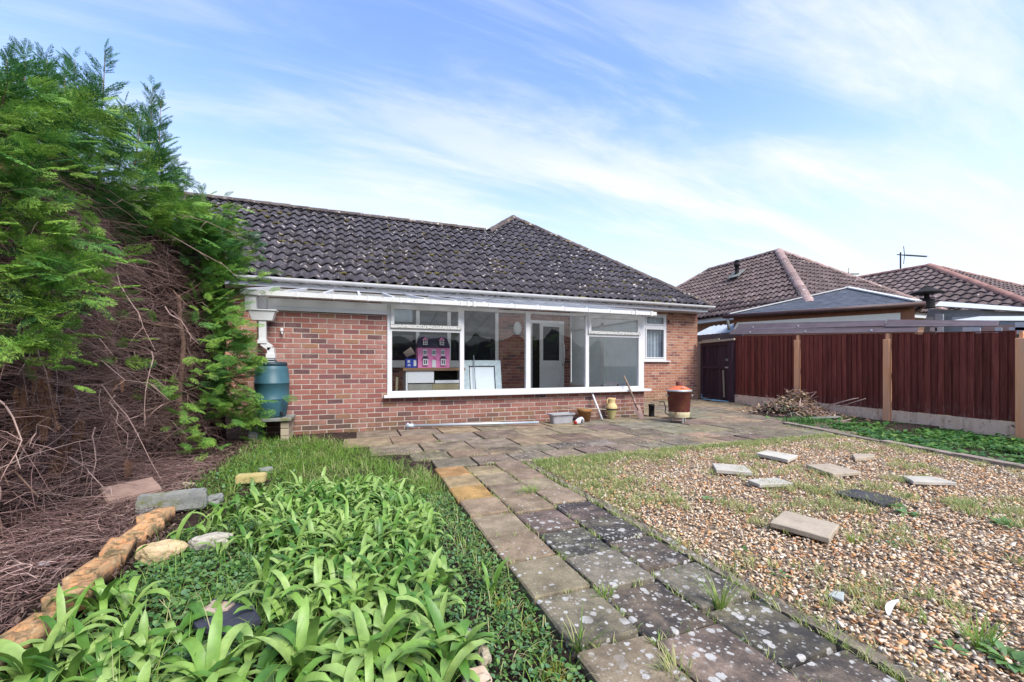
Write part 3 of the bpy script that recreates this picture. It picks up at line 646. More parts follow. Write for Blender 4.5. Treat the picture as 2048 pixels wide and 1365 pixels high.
    # round bulkhead lamp, unlit
    lm = MB(); lm.lathe((0, 0, 0), [(0, .05), (.06, .045), (.10, .02), (.11, 0)], 16); R = Matrix.Rotation(math.radians(90), 3, 'X'); lm.v = [tuple(R @ Vector((v[0], v[1] * 1.5, v[2])) + Vector((3.78, y, 1.92))) for v in lm.v]
    lm.build('bulkhead_lamp', M['white'], bung)
bungalow()

# ------------------------------------------------------------------ lean-to conservatory
cons = thing('conservatory', 'white framed lean-to conservatory with four big panes and low brick wall', 'conservatory', (2, 6.74, 0))
YC = 6.74; XL, XW, XR = -1.29, .472, 5.34
MUL = [.481, 1.662, 2.855, 4.049, 5.33]
def conservatory():
    w = MB(); w.box((XL, YC + .005, -.2), (XR, YC + .10, .49)).box((XL, YC + .005, .49), (XW - .012, YC + .10, 1.80))
    w.box((XL, YC + .1, -.2), (XL + .1, YM - .02, 2.0)).box((XR - .1, YC + .1, -.2), (XR, YM - .02, .49))
    wall = w.build('wall', M['mortar'], cons)
    lay_bricks(wall, XL, XR, -.03, 1.80, YC, M['brick'], holes=[(XW, XR + 1, .49, 3)], limit=300, prefer=lambda b: (b[0] > 4.4, b[0] < -.95, b[2] < .02, b[0]))
    # right return wall facing the gate
    rw = MB()
    for r in range(7):
        yy = YC + .05 + (.11 if r % 2 else 0)
        while yy < 9.55:
            rw.cur = random.random() * .999; rw.box((XR - .02, yy + .006, -.03 + r * .075 + .006), (XR + .012, min(yy + .225, 9.6) - .006, -.03 + r * .075 + .07)); yy += .225
    tag(rw.build('brickwork', M['brick'], wall), kind='stuff')
    MB().box((XL + .1, YC + .1, -.1), (XR - .1, YM - .02, .03)).build('floor', basic('dusty_concrete_floor', [(.16, .15, .14), (.24, .22, .20)], 4, .8, .2), cons)
    MB().box((XW - .06, YC - .11, .492), (XR + .09, YC + .10, .535), .006).build('window_sill', M['white'], cons)
    y0, y1 = YC - .005, YC + .065; zb, zt = .537, 1.955; tr = 1.60
    f = MB(); B = .055
    for i, x in enumerate(MUL):
        wd_ = .085 if i in (2, 4) else .07
        a = x - wd_ / 2 if 0 < i < 4 else (x - .01 if i == 0 else x - wd_ - .04); b = a + wd_ + (.04 if i == 4 else 0)
        f.box((a, y0, zb), (b, y1, zt))
    for i in range(4):
        a = MUL[i] + (.058 if i == 0 else .035 if i != 2 else .0425); b = MUL[i + 1] - (.125 if i == 3 else .035 if i != 1 else .0425)
        f.box((a, y0 + .003, zb), (b, y1, zb + B)).box((a, y0 + .003, zt - .045), (b, y1, zt))
        if i in (0, 3):
            f.box((a, y0 + .002, tr - .06), (b, y1, tr))
            c = MB(); p = .055; ya, yb = y0 - .028, y0 + .03; ca, cb_, cz0, cz1 = a - .02, b + .02, tr - .012, zt - .02
            c.box((ca, ya, cz1 - p), (cb_, yb, cz1)).box((ca, ya, cz0 + p), (ca + p, yb, cz1 - p)).box((cb_ - p, ya, cz0 + p), (cb_, yb, cz1 - p)); cas = c.build('casement', M['white'], cons)
            MB().box((ca, ya - .002, cz0), (cb_, yb, cz0 + p - .002)).build('casement_rail', M['mould2'], cas)
            MB().poly([(ca + .03, y0 + .006, cz0 + .03), (cb_ - .03, y0 + .006, cz0 + .03), (cb_ - .03, y0 + .006, cz1 - .03), (ca + .03, y0 + .006, cz1 - .03)]).build('pane', M['glass'], cas)
            MB().box((ca + .012, ya - .012, cz0 + .12), (ca + .03, ya - .001, cz0 + .2)).build('handle', M['white'], cas)
        top = tr - .05 if i in (0, 3) else zt - .04
        MB().poly([(a - .01, y0 + .03, zb + .03), (b + .01, y0 + .03, zb + .03), (b + .01, y0 + .03, top), (a - .01, y0 + .03, top)]).build('pane', M['glass'], cons)
    f.build('window_frame', M['white'], cons)
    # white board over the brick part
    p = MB(); p.box((XL + .13, YC - .02, 1.822), (XW - .004, YC + .08, 1.955)); p.box((XL + .13, YC - .035, 1.785), (XW - .004, YC + .08, 1.82)); fp = p.build('fascia_panel', M['white'], cons)
    MB().box((XL + .19, YC - .026, 1.842), (XW - .03, YC - .018, 1.936)).build('inset_panel', M['white'], fp)
    MB().box((XL - .02, YC - .06, 1.80), (XL + .125, YC + .08, 1.955)).build('corner_post', M['white'], cons)
    # right end glazing
    e = MB(); ye = [YC + .075, 8.1, YM - .03]
    for yy in ye: e.box((XR - .07, yy, .49), (XR - .005, yy + .06, 2.0 + (yy - YC) * .17))
    e.box((XR - .07, YC + .135, .495), (XR - .008, YM - .03, .56)).box((XR - .07, YC + .135, 1.9), (XR - .008, YM - .03, 1.96)); e.build('end_frame', M['white'], cons)
    for ya, yb in ((6.87, 8.1), (8.16, 9.6)): MB().poly([(XR - .04, ya, .55), (XR - .04, yb, .55), (XR - .04, yb, 1.91), (XR - .04, ya, 1.91)]).build('end_pane', basic('obscured_glass', [(.52, .58, .62), (.62, .67, .70)], 5, .25, .1), cons)
    MB().poly([(XR - .03, YC + .1, 1.96), (XR - .03, YM, 1.96), (XR - .03, YM, 2.5), (XR - .03, YC + .1, 2.05)]).build('end_infill', M['white'], cons)
    # roof
    r0, r1 = Vector((0, 6.60, 2.012)), Vector((0, 9.23, 2.505)); xa, xb = XL - .13, XR + .08
    sheet = MB(); N = 40; vs = []
    for j in range(9):
        q = r0.lerp(r1, j / 8)
        for i in range(N + 1): vs.append((xa + (xb - xa) * i / N, q.y, q.z))
    sheet.add(vs, [(j * (N + 1) + i, j * (N + 1) + i + 1, (j + 1) * (N + 1) + i + 1, (j + 1) * (N + 1) + i) for j in range(8) for i in range(N)])
    roof = sheet.build('roof', M['poly'], cons)
    n = 15
    for i in range(n):
        x = xa + .03 + (xb - xa - .06) * i / (n - 1); MB().beam((x, r0.y - .03, r0.z + .016), (x, r1.y, r1.z + .02), .04, .045).build('glazing_bar', M['white'], roof)
    # gutter: a square trough on brackets
    g = MB(); g.box((xa - .02, 6.47, 1.955), (xb, 6.478, 2.022)).box((xa - .02, 6.478, 1.955), (xb, 6.60, 1.963)).box((xa - .02, 6.592, 1.963), (xb, 6.60, 2.005)).box((xa - .02, 6.478, 1.963), (xa - .012, 6.592, 2.018)).box((xb - .008, 6.478, 1.963), (xb, 6.592, 2.018))
    gut = g.build('gutter', M['mould'], cons)
    for i in range(n):
        x = xa + .2 + (xb - xa - .3) * i / (n - 1); MB().box((x - .009, 6.462, 1.948), (x + .009, 6.61, 2.028)).build('gutter_bracket', M['white'], gut)
    for x in (1.70, 1.80, 4.95, 5.30): MB().box((x - .02, 6.458, 1.945), (x + .02, 6.468, 2.03)).build('gutter_joint', M['mould'], gut)
    # outlet, hopper head and downpipe
    MB().box((XL - .10, 6.50, 1.73), (XL + .03, 6.60, 1.954)).build('outlet', M['white'], cons)
    h = MB(); hx, hy, hz = XL + .105, 6.55, 1.725
    top = [(hx - .16, hy - .08, hz + .02), (hx + .16, hy - .08, hz + .02), (hx + .16, hy + .08, hz + .02), (hx - .16, hy + .08, hz + .02)]; bot = [(hx - .12, hy - .06, hz - .11), (hx + .12, hy - .06, hz - .11), (hx + .12, hy + .06, hz - .11), (hx - .12, hy + .06, hz - .11)]
    h.add(top + bot, [(4, 5, 1, 0), (5, 6, 2, 1), (6, 7, 3, 2), (7, 4, 0, 3), (7, 6, 5, 4), (0, 1, 2, 3)]); h.box((hx - .175, hy - .095, hz + .021), (hx + .175, hy + .095, hz + .04)); h.build('hopper', M['white'], cons)
    d = MB(); s = .045
    for p, q in (((hx - .0, hy, hz - .112), (hx - .0, hy, 1.30)), ((hx - .0, hy, 1.31), (hx + .10, hy, 1.235)), ((hx + .10, hy, 1.245), (hx + .10, hy, 1.0))):
        d.beam(p, q, s * 1.9, s * 1.9, up=(0, 1, 0))
    d.box((hx + .045, hy - .055, 1.10), (hx + .155, hy + .055, 1.16)).box((hx - .055, hy - .055, 1.30), (hx + .055, hy + .055, 1.35)); d.build('downpipe', M['white'], cons)
conservatory()

# things inside it
def bx(name, a, b, mat, label, cat, bev=.004): return MB().box(a, b, bev).single(name, mat, label, cat)
PINK = basic('pink_card', [(.68, .22, .42)], rough=.5, bump=0); NAVY = basic('navy_roof', [(.018, .014, .04)], rough=.6, bump=0)
def interior():
    t = thing('cabinet', 'low wooden topped cabinet with white drawer under the pink dolls house', 'cabinet', (1.28, 7.35, .03))
    x0, x1, ya, yb = .80, 1.77, 7.16, 7.56; z = .955; OAK = M['oldwood']
    MB().box((x0 - .05, ya - .03, z - .05), (x1 + .05, yb, z), .004).build('top', basic('brown_veneer', [(.16, .09, .05), (.24, .14, .08)], 8, .5, .1, stretch=(.3, 2, 2)), t)
    MB().box((x0, ya, .06), (x0 + .03, yb, z - .051)).box((x1 - .05, ya, .06), (x1, yb, z - .051)).box((x0 + .03, yb - .02, .06), (x1 - .05, yb - .01, z - .051)).build('carcass', M['white'], t)
    MB().box((x0 + .03, ya - .005, .70), (1.27, ya + .02, z - .052)).build('drawer', M['white'], t)
    MB().box((1.29, ya + .0, .69), (x1 - .051, ya + .02, .74)).build('rail', M['white'], t)
    MB().box((1.29, ya + .2, .745), (x1 - .051, ya + .21, z - .052)).build('niche', M['void'], t)
    MB().box((x0 + .04, ya + .01, .08), (1.25, ya + .03, .68)).build('left_door', basic('grey_door', [(.20, .19, .17), (.26, .25, .22)], 6, .6, .1), t)
    MB().box((1.255, ya + .01, .08), (x1 - .06, ya + .03, .68)).build('right_door', basic('olive_door', [(.24, .20, .12), (.32, .27, .17)], 6, .6, .1), t)
    # dolls house
    h = thing('dolls_house', 'pink dolls house with dark roof and two dormers on the cabinet', 'dolls house', (1.30, 7.3, z)); hx0, hx1, hy = 1.0, 1.545, 7.17; hz = z + .002
    MB().box((hx0, hy, hz), (hx1, hy + .26, hz + .345)).build('front', PINK, h)
    r = MB(); rz = hz + .346; r.add([(hx0 - .01, hy - .015, rz), (hx1 + .01, hy - .015, rz), (hx1 - .03, hy + .12, rz + .215), (hx0 + .03, hy + .12, rz + .215), (hx0 - .01, hy + .27, rz), (hx1 + .01, hy + .27, rz)], [(0, 1, 2, 3), (3, 2, 5, 4), (0, 3, 4), (1, 5, 2), (0, 4, 5, 1)]); r.build('roof', NAVY, h)
    def win(cx, cz, w, hh, y=hy):
        m = MB(); m.box((cx - w / 2, y - .008, cz - hh / 2), (cx + w / 2, y - .001, cz + hh / 2)); f = m.build('window', M['white'], h); g = MB(); q = w * .16
        for sx in (-1, 1):
            for sz in (-1, 1): g.box((cx + sx * (q + .003) - q * .8, y - .010, cz + sz * q * 1.25 - q), (cx + sx * (q + .003) + q * .8, y - .0085, cz + sz * q * 1.25 + q))
        g.build('pane', NAVY, f)
    for cx in (1.12, 1.272, 1.425): win(cx, hz + .262, .068, .11)
    for cx in (1.125, 1.43):
        win(cx, hz + .10, .085, .11, hy - .02); MB().add([(cx - .06, hy - .035, hz + .158), (cx + .06, hy - .035, hz + .158), (cx + .03, hy - .002, hz + .195), (cx - .03, hy - .002, hz + .195)], [(0, 1, 2, 3)]).build('bay_roof', NAVY, h)
        MB().box((cx - .045, hy - .0195, hz + .035), (cx + .045, hy - .0005, hz + .157)).build('bay', PINK, h)
    dd = MB(); dd.box((1.240, hy - .009, hz + .004), (1.305, hy - .001, hz + .135)); dd.build('door', M['white'], h)
    MB().add([(1.225, hy - .02, hz + .145), (1.272, hy - .02, hz + .185), (1.32, hy - .02, hz + .145), (1.225, hy, hz + .145), (1.272, hy, hz + .185), (1.32, hy, hz + .145)], [(0, 1, 4, 3), (1, 2, 5, 4)]).build('porch', PINK, h)
    for cx in (1.125, 1.41):
        m = MB(); m.box((cx - .036, hy - .012, rz + .045), (cx + .036, hy + .10, rz + .135)); dm = m.build('dormer', M['white'], h)
        MB().add([(cx - .05, hy - .018, rz + .13), (cx, hy - .018, rz + .178), (cx + .05, hy - .018, rz + .13), (cx - .05, hy + .09, rz + .13), (cx, hy + .09, rz + .178), (cx + .05, hy + .09, rz + .13)], [(0, 1, 2), (0, 1, 4, 3), (1, 2, 5, 4)]).build('dormer_roof', PINK, dm)
        g = MB()
        for sx in (-1, 1):
            for sz in (-1, 1): g.box((cx + sx * .014 - .009, hy - .0145, rz + .09 + sz * .02 - .014), (cx + sx * .014 + .009, hy - .0125, rz + .09 + sz * .02 + .014))
        g.build('pane', NAVY, dm)
    # blue carton and tub beside it
    c = thing('carton', 'blue printed carton beside the pink dolls house', 'box', (.90, 7.25, z)); MB().box((.80, 7.18, z + .001), (.985, 7.34, z + .155), .003).build('body', basic('blue_carton', [(.02, .045, .28), (.03, .06, .36)], 9, .5, 0), c)
    for a, b, zz in ((.83, .87, .09), (.835, .85, .03), (.86, .875, .03), (.93, .975, .03)): MB().box((a, 7.176, z + zz), (b, 7.1795, z + zz + (.04 if zz > .05 else .035 if a < .9 else .10))).build('print', M['white'], c)
    tb = MB(); tb.lathe((0, 0, 0), [(0, 0), (.06, 0), (.068, .13), (.072, .135), (.072, .15), (0, .152)], 16); R = Matrix.Rotation(math.radians(58), 3, 'Y') 
    tb.v = [tuple(R @ Vector(v) + Vector((.80, 7.26, z + .215))) for v in tb.v]; tb.single('plastic_tub', basic('beige_tub', [(.45, .34, .28), (.55, .44, .38)], 5, .5, 0), 'beige plastic tub tipped over on the blue carton', 'tub')
    # framed boards leaning together
    f = thing('picture_frame', 'silver framed white board leaning behind the second pane', 'frame', (2.2, 7.2, .03))
    def lean(s, zz, off=0): return Vector((s, 7.10 + .16 * zz + off, .03 + zz))
    def fr(m, s0, s1, za, zb, k, off, th): m.prism([lean(s0, zb, off), lean(s1, zb, off), lean(s1, za, off), lean(s0, za, off)], th, up=(0, 1, 0))
    m = MB(); sk = .05; H = 1.06; a, b = 1.80, 2.52
    fr(m, a, a + .13, .0, H, 0, 0, -.03); fr(m, b - .13, b, .0, H, 0, 0, -.03); fr(m, a + .13, b - .13, H - .10, H, 0, .001, -.029); m.build('border', basic('pale_blue_silver_frame', [(.34, .42, .46), (.56, .62, .64)], 18, .4, .2), f)
    m = MB(); fr(m, a + .13, b - .13, .0, H - .1, 0, .012, -.01); m.build('board', basic('white_board', [(.70, .74, .78)], 4, .5, 0), f)
    m = MB(); fr(m, a + .118, a + .13, 0, H - .095, 0, -.004, -.01); fr(m, b - .13, b - .118, 0, H - .095, 0, -.004, -.01); fr(m, a + .13, b - .13, H - .112, H - .10, 0, -.004, -.01); m.build('inner_line', M['void'], f)
    p = MB(); p.tube([lean(2.02, .0, -.06), lean(2.0, 1.15, -.04)], .009, 8); p.single('metal_rod', basic('grey_metal_rod', [(.25, .27, .30)], 4, .4, 0, metal=.6), 'thin grey rod leaning on the silver framed board', 'rod')
    MB().beam((.62, 7.1, .03), (.66, 7.18, .80), .03, .03).single('wooden_post', M['oldwood'], 'short wooden post standing at the left end inside the conservatory', 'post')
    MB().tube([(2.02 + 2.86, 6.98, .03), (4.9, 7.0, .62), (5.14, 7.0, .62), (5.14, 7.0, .03)], .016, 8).single('metal_rail', M['void'], 'small dark rail standing inside behind the fourth pane', 'rail')
interior()
# ------------------------------------------------------------------ neighbouring buildings beyond the fence
def hip_house(name, label, A, Yend, a, zr, ze, tw, tg, mat, ridge, n_parts, wallmat, group):
    """Ridge along +Y from A=(x,y); hips down at 45 degrees in plan to eaves at half-span a."""
    ax, ay = A; t = thing(name, label, 'bungalow', (ax, ay, 0), group); tp = (zr - ze) / a; cs = 1 / math.sqrt(1 + tp * tp); sn = tp * cs
    y0 = ay - a; y1 = Yend + a
    MB().box((ax - a + .35, y0 + .35, -.4), (ax + a - .35, y1 - .35, ze)).build('wall', wallmat, t)
    MB().box((ax - a + .05, y0 + .05, ze - .17), (ax + a - .05, y1 - .05, ze - .03)).build('fascia', M['white'], t)
    r = MB(); d = -.04; c = [(ax - a, y0, ze + d), (ax + a, y0, ze + d), (ax + a, y1, ze + d), (ax - a, y1, ze + d)]; p, q = (ax, ay, zr + d), (ax, Yend, zr + d)
    r.add(c + [p, q], [(0, 1, 4), (1, 2, 5, 4), (2, 3, 5), (3, 0, 4, 5)]); roof = r.build('roof', mat, t)
    sl = a / cs
    # face towards -X (u runs along -Y so that v climbs towards +X)
    L = y1 - y0
    tile_field(roof, (ax - a, y1, ze), (0, -1, 0), (cs, 0, sn), [(0, 0), (L, 0), (L - a, sl), (a, sl)], tw, tg, mat, n_parts, ns=6)
    tile_field(roof, (ax - a, y0, ze), (1, 0, 0), (0, cs, sn), [(0, 0), (2 * a, 0), (a, sl)], tw, tg, mat, 0, ns=6)
    e = .03
    cap_row(roof, (ax - a, y0, ze + e), (ax, ay, zr + e), ridge, .14); cap_row(roof, (ax + a, y0, ze + e), (ax, ay, zr + e), ridge, .14)
    cap_row(roof, (ax, ay, zr + e), (ax, Yend, zr + e), ridge, .13); cap_row(roof, (ax - a, y1, ze + e), (ax, Yend, zr + e), ridge, .13)
    return t, roof
WB = basic('distant_brick', [(.30, .17, .12), (.40, .25, .19)], 12, .9, .3)
n1, n1r = hip_house('neighbour_bungalow', 'brown tiled hipped bungalow roof with a black flue pipe beyond the gate', (15.3, 11.35), 14.7, 3.55, 5.42, 2.70, .20, .33, M['tile2'], M['ridge2'], 130, WB, 'neighbouring bungalows')
n2, n2r = hip_house('neighbour_bungalow', 'brown tiled hipped roof with red hip tiles behind the grey slate roof', (23.9, 10.7), 15.2, 5.0, 5.44, 2.55, .32, .40, M['tile2'], basic('red_hip_tile', [(.24, .11, .09), (.33, .19, .16)], 10, .9, .5, 60, .01, .2), 100, WB, 'neighbouring bungalows')
def flue():
    p = WX(1474, 553, 14.0); zz = p.z - .02; x, y = p.x, p.y; m = MB()
    m.lathe((x, y, zz), [(.10, -.2), (.09, .15), (.075, .2), (.075, .42), (.11, .43), (.11, .50), (.07, .51), (.07, .60), (.09, .62), (.05, .66), (0, .66)], 12); m.build('flue_pipe', M['void'], n1)
    MB().prism([(x - .22, y - .25, zz - .02), (x + .16, y - .25, zz + .27), (x + .16, y + .25, zz + .27), (x - .22, y + .25, zz - .02)], .03).build('flashing', M['concrete'], n1)
flue()
def aerial(px, ybot, ytop, X, boom, label, rdir):
    b = WX(px, ybot, X); top = WX(px, ytop, X); t = thing('television_aerial', label, 'aerial', b, 'roof aerials')
    MB().tube([b - Vector((0, 0, .3)), top], .03, 6).build('mast', M['void'], t); z = top.z - .12; d = Vector(rdir).normalized(); s = Vector((-d.y, d.x, 0)); p0 = Vector((top.x, top.y, z)) - d * .2
    bm_ = MB(); bm_.tube([p0, p0 + d * boom], .022, 6); bo = bm_.build('boom', M['void'], t)
    el = MB()
    for k in range(16): c = p0 + d * (boom * (.25 + .75 * k / 15)); el.tube([c - s * .10, c + s * .10], .008, 4); el.tube([c - Vector((0, 0, .05)), c + Vector((0, 0, .05))], .008, 4)
    for sg in (1, -1): el.tube([p0 + d * .25 * boom, p0 + d * .22 * boom + Vector((0, 0, .42 * sg)) ], .014, 4)
    el.build('elements', M['void'], t)
aerial(1801, 541, 505, 23.9, 1.75, 'tall television aerial pointing right on the ridge behind the slate roof', (SN * .2 + CS, CS * .2 - SN, 0.0))
aerial(1697, 556, 545, 32.0, .9, 'tiny distant aerial between the two brown roofs', (CS, -SN, 0))
# slate-roofed outbuilding just behind the fence
SLATE = basic('grey_felt_shingle', [(.075, .085, .11), (.115, .128, .16)], 16, .8, .4, 70, .005, .12)
PURP = basic('brown_flashing_sheet', [(.10, .072, .078), (.145, .11, .114)], 4, .45, .15, 30, .004)
def outbuilding():
    L, R = Vector((10.05, 8.95, 2.45)), Vector((12.13, 5.62, 2.45)); d = (R - L).normalized(); n = Vector((-d.y, d.x, 0)) 
    if n.x < 0: n = -n
    t = thing('outbuilding', 'low outbuilding with grey slate hipped roof and brown fascia behind the fence', 'outbuilding', L)
    A = Vector((13.17, 7.70, 3.20)); dep = 4.2; ll = L + n * dep; rr = R + n * dep; A2 = A + n * .6
    r = MB(); q = Vector((0, 0, -.03)); r.add([L + q, R + q, rr + q, ll + q, A + q, A2 + q], [(0, 1, 4), (1, 2, 5, 4), (2, 3, 5), (3, 0, 4, 5)]); roof = r.build('roof', SLATE, t)
    # shingle courses as overlapping strips, cut into shingles
    def courses(P, Q, T, name):
        e = (Q - P); ln = e.length; e = e.normalized(); foot = P + e * (T - P).dot(e); v = (T - foot); h = v.length; v = v.normalized(); nn = e.cross(v); nn = nn if nn.z > 0 else -nn; ft = (foot - P).length
        m = MB(); g = .13; k = 0
        while k * g < h - .05:
            f0, f1 = k * g / h, min(1, (k + 1.1) * g / h); x0, x1 = ft * f0, ln - (ln - ft) * f0; X0, X1 = ft * f1, ln - (ln - ft) * f1; s = x0 + (.12 if k % 2 else 0) 
            xs = [x0]; 
            while s < x1 - .1:
                s += .24; xs.append(min(s, x1))
            if xs[-1] < x1: xs.append(x1)
            for a, b in zip(xs, xs[1:]):
                m.cur = random.random() * .999; lo, hi = max(a, x0), min(b, x1); ta, tb = min(max(lo, X0), X1), min(max(hi, X0), X1); z = nn * random.uniform(.010, .016)
                if tb - ta < .01: continue
                p = [P + e * (lo + .003) + v * (f0 * h) + z, P + e * (hi - .003) + v * (f0 * h) + z, P + e * (tb - .003) + v * (f1 * h) + nn * .002, P + e * (ta + .003) + v * (f1 * h) + nn * .002]
                m.add(p + [p[0] - z, p[1] - z], [(0, 1, 2, 3), (0, 4, 5, 1)])
            k += 1
        tag(m.build(name, SLATE, roof), kind='stuff')
    courses(L, R, A, 'shingles'); courses(R, rr, A, 'shingles')
    LG = basic('pale_lead_hip', [(.48, .49, .50), (.58, .58, .58)], 6, .6, .2)
    up = Vector((0, 0, .03))
    for p, q in ((L, A), (R, A), (A, A2)): MB().beam(p + up, q + up, .15, .03).build('hip_strip', LG, roof)
    BR = basic('brown_fascia', [(.055, .030, .030), (.09, .05, .05)], 6, .5, .1)
    o = -n * .06
    m = MB(); m.tube([L + o - d * .15 + Vector((0, 0, -.05)), R + o + d * .1 + Vector((0, 0, -.05))], .06, 10); m.beam(R + d * .1 + n * .0 + Vector((0, 0, -.06)), rr + d * .1 + Vector((0, 0, -.06)), .05, .12); m.build('gutter', BR, t)
    iw = .12; a, b, c_, e_ = L + n * iw + d * .1, R + n * iw - d * .05, rr - n * .1 - d * .05, ll - n * .1 + d * .1
    w = MB(); w.add([Vector((p.x, p.y, z)) for z in (-.3, 2.42) for p in (a, b, c_, e_)], [(0, 1, 5, 4), (1, 2, 6, 5), (2, 3, 7, 6), (3, 0, 4, 7)]); w.build('wall', basic('orange_clad_wall', [(.20, .085, .05), (.27, .13, .08)], 9, .8, .2), t)
    CR = basic('cream_board', [(.72, .70, .60), (.78, .76, .68)], 6, .7, .1)
    z1, z0 = 2.22, 2.0; p, q = a + d * .1 - n * .02, b - d * .25 - n * .02
    MB().add([p + Vector((0, 0, z1 - p.z)), q + Vector((0, 0, z1 - q.z + .02)), q + Vector((0, 0, z0 - q.z)) - d * .0, p + Vector((0, 0, z0 - p.z)) - d * .12] + [x - n * .02 + Vector((0, 0, y - x.z)) for x, y in ((p, z1), (q, z1 + .02), (q, z0), (p - d * .12, z0))], [(4, 5, 6, 7), (0, 1, 5, 4), (0, 4, 7, 3), (1, 2, 6, 5), (2, 3, 7, 6)]).build('cream_board', CR, t)
    MB().lathe(R + n * .5 + d * .2, [(.0, .42), (.30, .27), (.30, .25), (.05, .22), (.05, .12), (.14, .11), (.14, -.1)], 16, False).build('flue_cowl', M['void'], t)
outbuilding()

# ------------------------------------------------------------------ fence
FX = 9.62; PY = [8.43, 6.66, 4.92, 3.20, 1.42]
def ztop(y): return 1.80 - .048 * (8.43 - y)
def zbot(y): return -.019 * (8.43 - y) - .005
fence = thing('garden_fence', 'dark red-brown boarded garden fence on peach coloured posts', 'fence', (FX, 5, 0))
def build_fence():
    for i in range(4):
        ya, yb = PY[i] - .06, PY[i + 1] + .06; nb = 17; w = (ya - yb) / nb
        pan = MB()
        for f in (.12, .5, .88):
            z0, z1 = zbot(ya) + .2 + f * (ztop(ya) - zbot(ya) - .25), zbot(yb) + .2 + f * (ztop(yb) - zbot(yb) - .25); pan.beam((FX + .035, ya, z0), (FX + .035, yb, z1), .03, .06)
        zl = lambda y: zbot(y) + .215
        panel = pan.build('fence_panel', M['fence'], fence)
        for k in range(nb):
            a = ya - k * w + .006; b = ya - (k + 1) * w - .008; a = min(a, ya); b = max(b, yb); dz = random.uniform(-.012, .006); dl = random.uniform(-.006, .01)
            m = MB(); x = FX
            x += random.uniform(-.004, .003); top = [(x - .004, a, ztop(a) - .03 + dz), (x - .026, b, ztop(b) - .03 + dz), (x + .004, b, ztop(b) - .03 + dz), (x + .004, a, ztop(a) - .03 + dz)]
            h0 = [(p[0], p[1], zl(p[1]) + dl) for p in top]
            m.add(top + h0, [(0, 1, 2, 3), (7, 6, 5, 4), (0, 4, 5, 1), (1, 5, 6, 2), (2, 6, 7, 3), (3, 7, 4, 0)]); m.build('board', M['fence'], panel)
        # capping strip and gravel board
        m = MB(); m.beam((FX, ya, ztop(ya) - .022), (FX, yb, ztop(yb) - .022), .05, .02); m.build('capping', M['fence'], panel)
        m = MB(); m.prism([(FX - .025, ya, zl(ya)), (FX - .025, yb, zl(yb)), (FX + .02, yb, zl(yb)), (FX + .02, ya, zl(ya))], .36); m.build('gravel_board', M['gravelboard'], fence)
    for i, y in enumerate(PY[1:]):
        m = MB(); zt = ztop(y) - .13; s = .052
        m.box((FX - .075, y - s, zbot(y) - .25), (FX + .055, y + s, zt), .006); m.prism([(FX - .01, y - .01, ztop(y) - .02), (FX + .03, y - .01, ztop(y) - .02), (FX + .03, y + .03, ztop(y) - .02), (FX - .01, y + .03, ztop(y) - .02)], .2)
        m.build('post', M['post'], fence)
build_fence()
